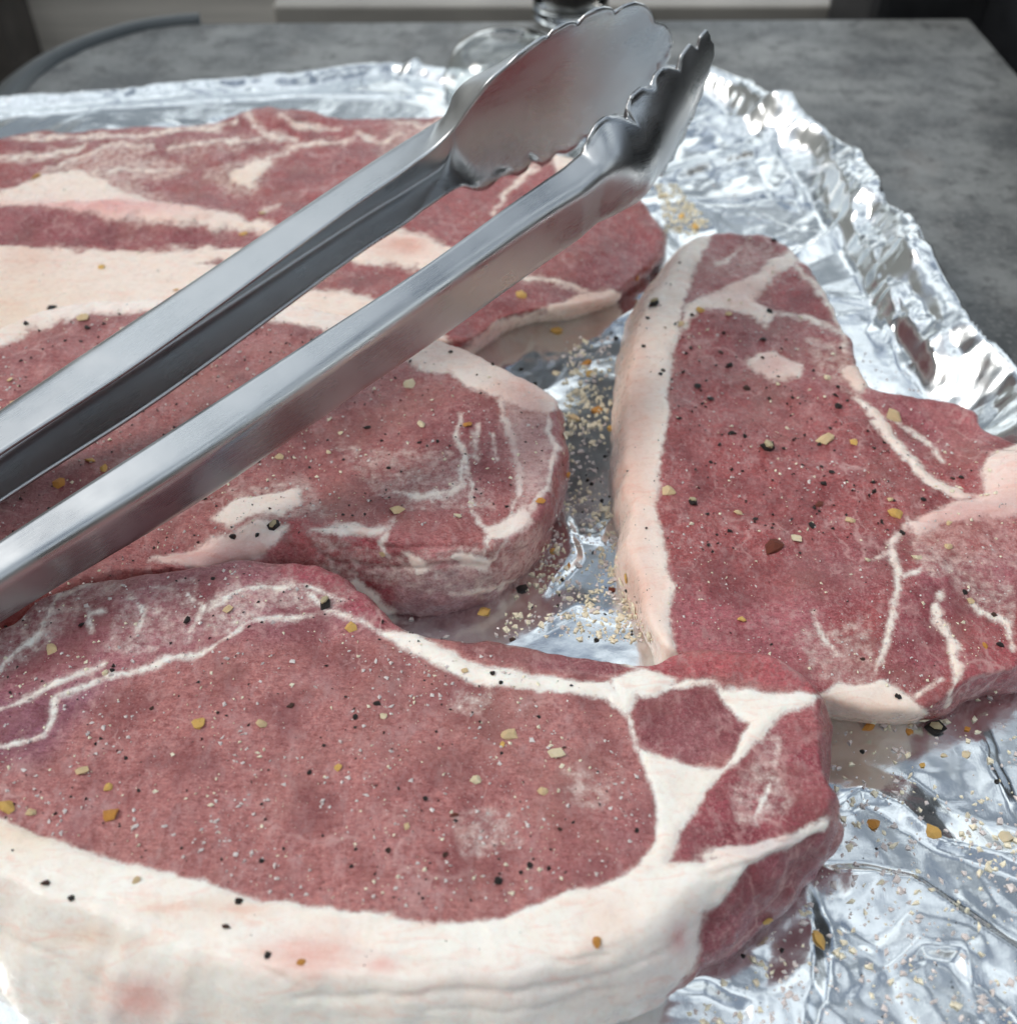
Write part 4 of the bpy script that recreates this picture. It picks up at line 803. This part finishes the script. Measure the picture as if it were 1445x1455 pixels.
# --- uncountable grains, one object per kind
OCT = np.array([(1,0,0),(-1,0,0),(0,1,0),(0,-1,0),(0,0,1),(0,0,-1)], float); OF = [(0,2,4),(2,1,4),(1,3,4),(3,0,4),(2,0,5),(1,2,5),(3,1,5),(0,3,5)]
def grains(name, label, cat, mat, spots, flat=.6):
    V, F, n = [], [], 0
    for (x, y, s) in spots:
        h = hit(x, y)
        if not h: continue
        loc, nn, dist, k = h
        if nn.dot(Vector(tuple(CP))-loc) < 0: nn = -nn
        size = s*MPP*dist*.5; q = np.array(nn.to_track_quat('Z', 'Y').to_matrix())
        a = rng.uniform(0, 6.28); R = np.array([[math.cos(a), -math.sin(a), 0], [math.sin(a), math.cos(a), 0], [0, 0, 1]])
        p = OCT*rng.uniform(.45, 1.2, (6, 1))*np.array([1, rng.uniform(.6, 1), flat])+rng.uniform(-.33, .33, (6, 3))*np.array([1, 1, .5]); p = (p @ R.T @ q.T)*size+np.array(loc)+np.array(nn)*size*.22
        V.append(p); F += [(i+n, j+n, l+n) for i, j, l in OF]; n += 6
    o = obj(name, mesh(name, np.concatenate(V), F, False), mat); tag(o, label, cat, None, 'stuff'); return o
def scatter(pts, dens, smin, smax, clump=0, gamma=3.):
    """points inside a photo polygon; dens per 1000 square pixels"""
    pts = np.array(pts, float); lo, hi = pts.min(0), pts.max(0); n = int(np.prod(hi-lo)*dens/1000)
    X = rng.uniform(lo, hi, (n, 2)); k = poly_sd(X[:, 0], X[:, 1], [tuple(p) for p in pts]) > 0; X = X[k]
    if clump:
        q = noise3(np.c_[X*.012*clump, np.zeros(len(X))], 1, 77)*.6+noise3(np.c_[X*.035*clump, np.zeros(len(X))], 1, 78)*.5
        X = X[rng.uniform(-.5, .7, len(X)) < q]
    s = smin+(smax-smin)*rng.random(len(X))**gamma
    return [(x, y, k) for (x, y), k in zip(X, s)]
FRONT = [(-80,930),(60,850),(350,800),(520,850),(700,930),(850,985),(900,1060),(930,1180),(860,1250),(640,1300),(300,1260),(0,1160),(-80,1120)]
MID = [(-80,520),(60,460),(250,425),(600,490),(760,560),(790,640),(740,730),(560,750),(300,770),(-80,900)]
RIGHT = [(960,440),(1060,330),(1150,400),(1240,560),(1440,640),(1440,900),(1300,1000),(1050,920),(950,900),(940,660)]
BACK = [(-60,240),(100,200),(400,165),(800,230),(930,300),(860,430),(680,470),(300,430),(0,450)]
GRIT = [(800,480),(870,470),(865,640),(880,820),(930,915),(700,905),(760,800),(800,700),(800,560)]
GRIT2 = [(925,262),(960,262),(1010,320),(990,335),(945,330),(940,290)]
LOW = [(1180,1040),(1445,960),(1500,1100),(1500,1455),(950,1455),(1100,1320),(1190,1200)]
FATR = [(880,500),(970,340),(1000,330),(950,560),(930,720),(955,900),(905,870),(870,640)]
SALT = simple('salt_crystal', (.90, .80, .76), .25, Transmission_Weight=.25, IOR=1.5)
GRAN = simple('garlic_granule', (.84, .74, .56), .55, var=.25, vscale=1500)
salt = scatter(FRONT, 11, 1.6, 10, 1.2, 4.)+scatter(MID, 13, 1.8, 6.5, 1.2)+scatter(RIGHT, 11, 1.6, 6, 1.5)+scatter(BACK, 2.2, 1.5, 4)+scatter(LOW, 7, 2.5, 14, 1.2, 2.4)+scatter(GRIT, 24, 2.5, 11, 1., 2.)+scatter([(1180,480),(1360,560),(1240,550)], 8, 2, 5)+scatter([(1000,250),(1150,330),(1000,320)], 5, 2, 5)
grains('salt_grains', 'scattered white salt grains over the chops and foil', 'salt', SALT, salt)
gran = scatter(FRONT, 3.2, 2.5, 9, 1.4)+scatter(MID, 3.4, 2.5, 8, 1.4)+scatter(RIGHT, 2.6, 2.5, 9, 1.4)+scatter(BACK, .5, 2, 5)+scatter(LOW, 3.4, 3, 17, 1.8, 2.)+scatter(GRIT, 48, 3, 13, .9, 1.8)+scatter(GRIT2, 120, 3, 9)+scatter([(1350,1130),(1445,1130),(1445,1230),(1380,1240)], 3, 6, 14)
grains('garlic_granules', 'cream garlic granules, thickest on the foil between the chops', 'garlic granules', GRAN, gran)
pep = scatter(FRONT, .8, 2.5, 7.5, 0, 2)+scatter(MID, 1.9, 2.2, 7, 0, 2)+scatter([(960,440),(1230,540),(1300,760),(1000,800),(945,660)], 2.2, 2.5, 9, 0, 2)+scatter(RIGHT, .3, 2.5, 6)+scatter(FATR, 2.0, 2, 5.5)+scatter(BACK, .18, 2, 4)+scatter(GRIT, 1.3, 2.5, 8)+scatter(LOW, .15, 3, 6)+scatter([(0,1200),(300,1290),(640,1330),(800,1300),(640,1400),(100,1320)], .18, 2.5, 6)
grains('pepper_specks', 'fine dark specks of ground pepper over the meat', 'ground pepper', BLKP, pep, .8)
print('items', len(placed), 'salt', len(salt), 'gran', len(gran), 'pepper', len(pep))
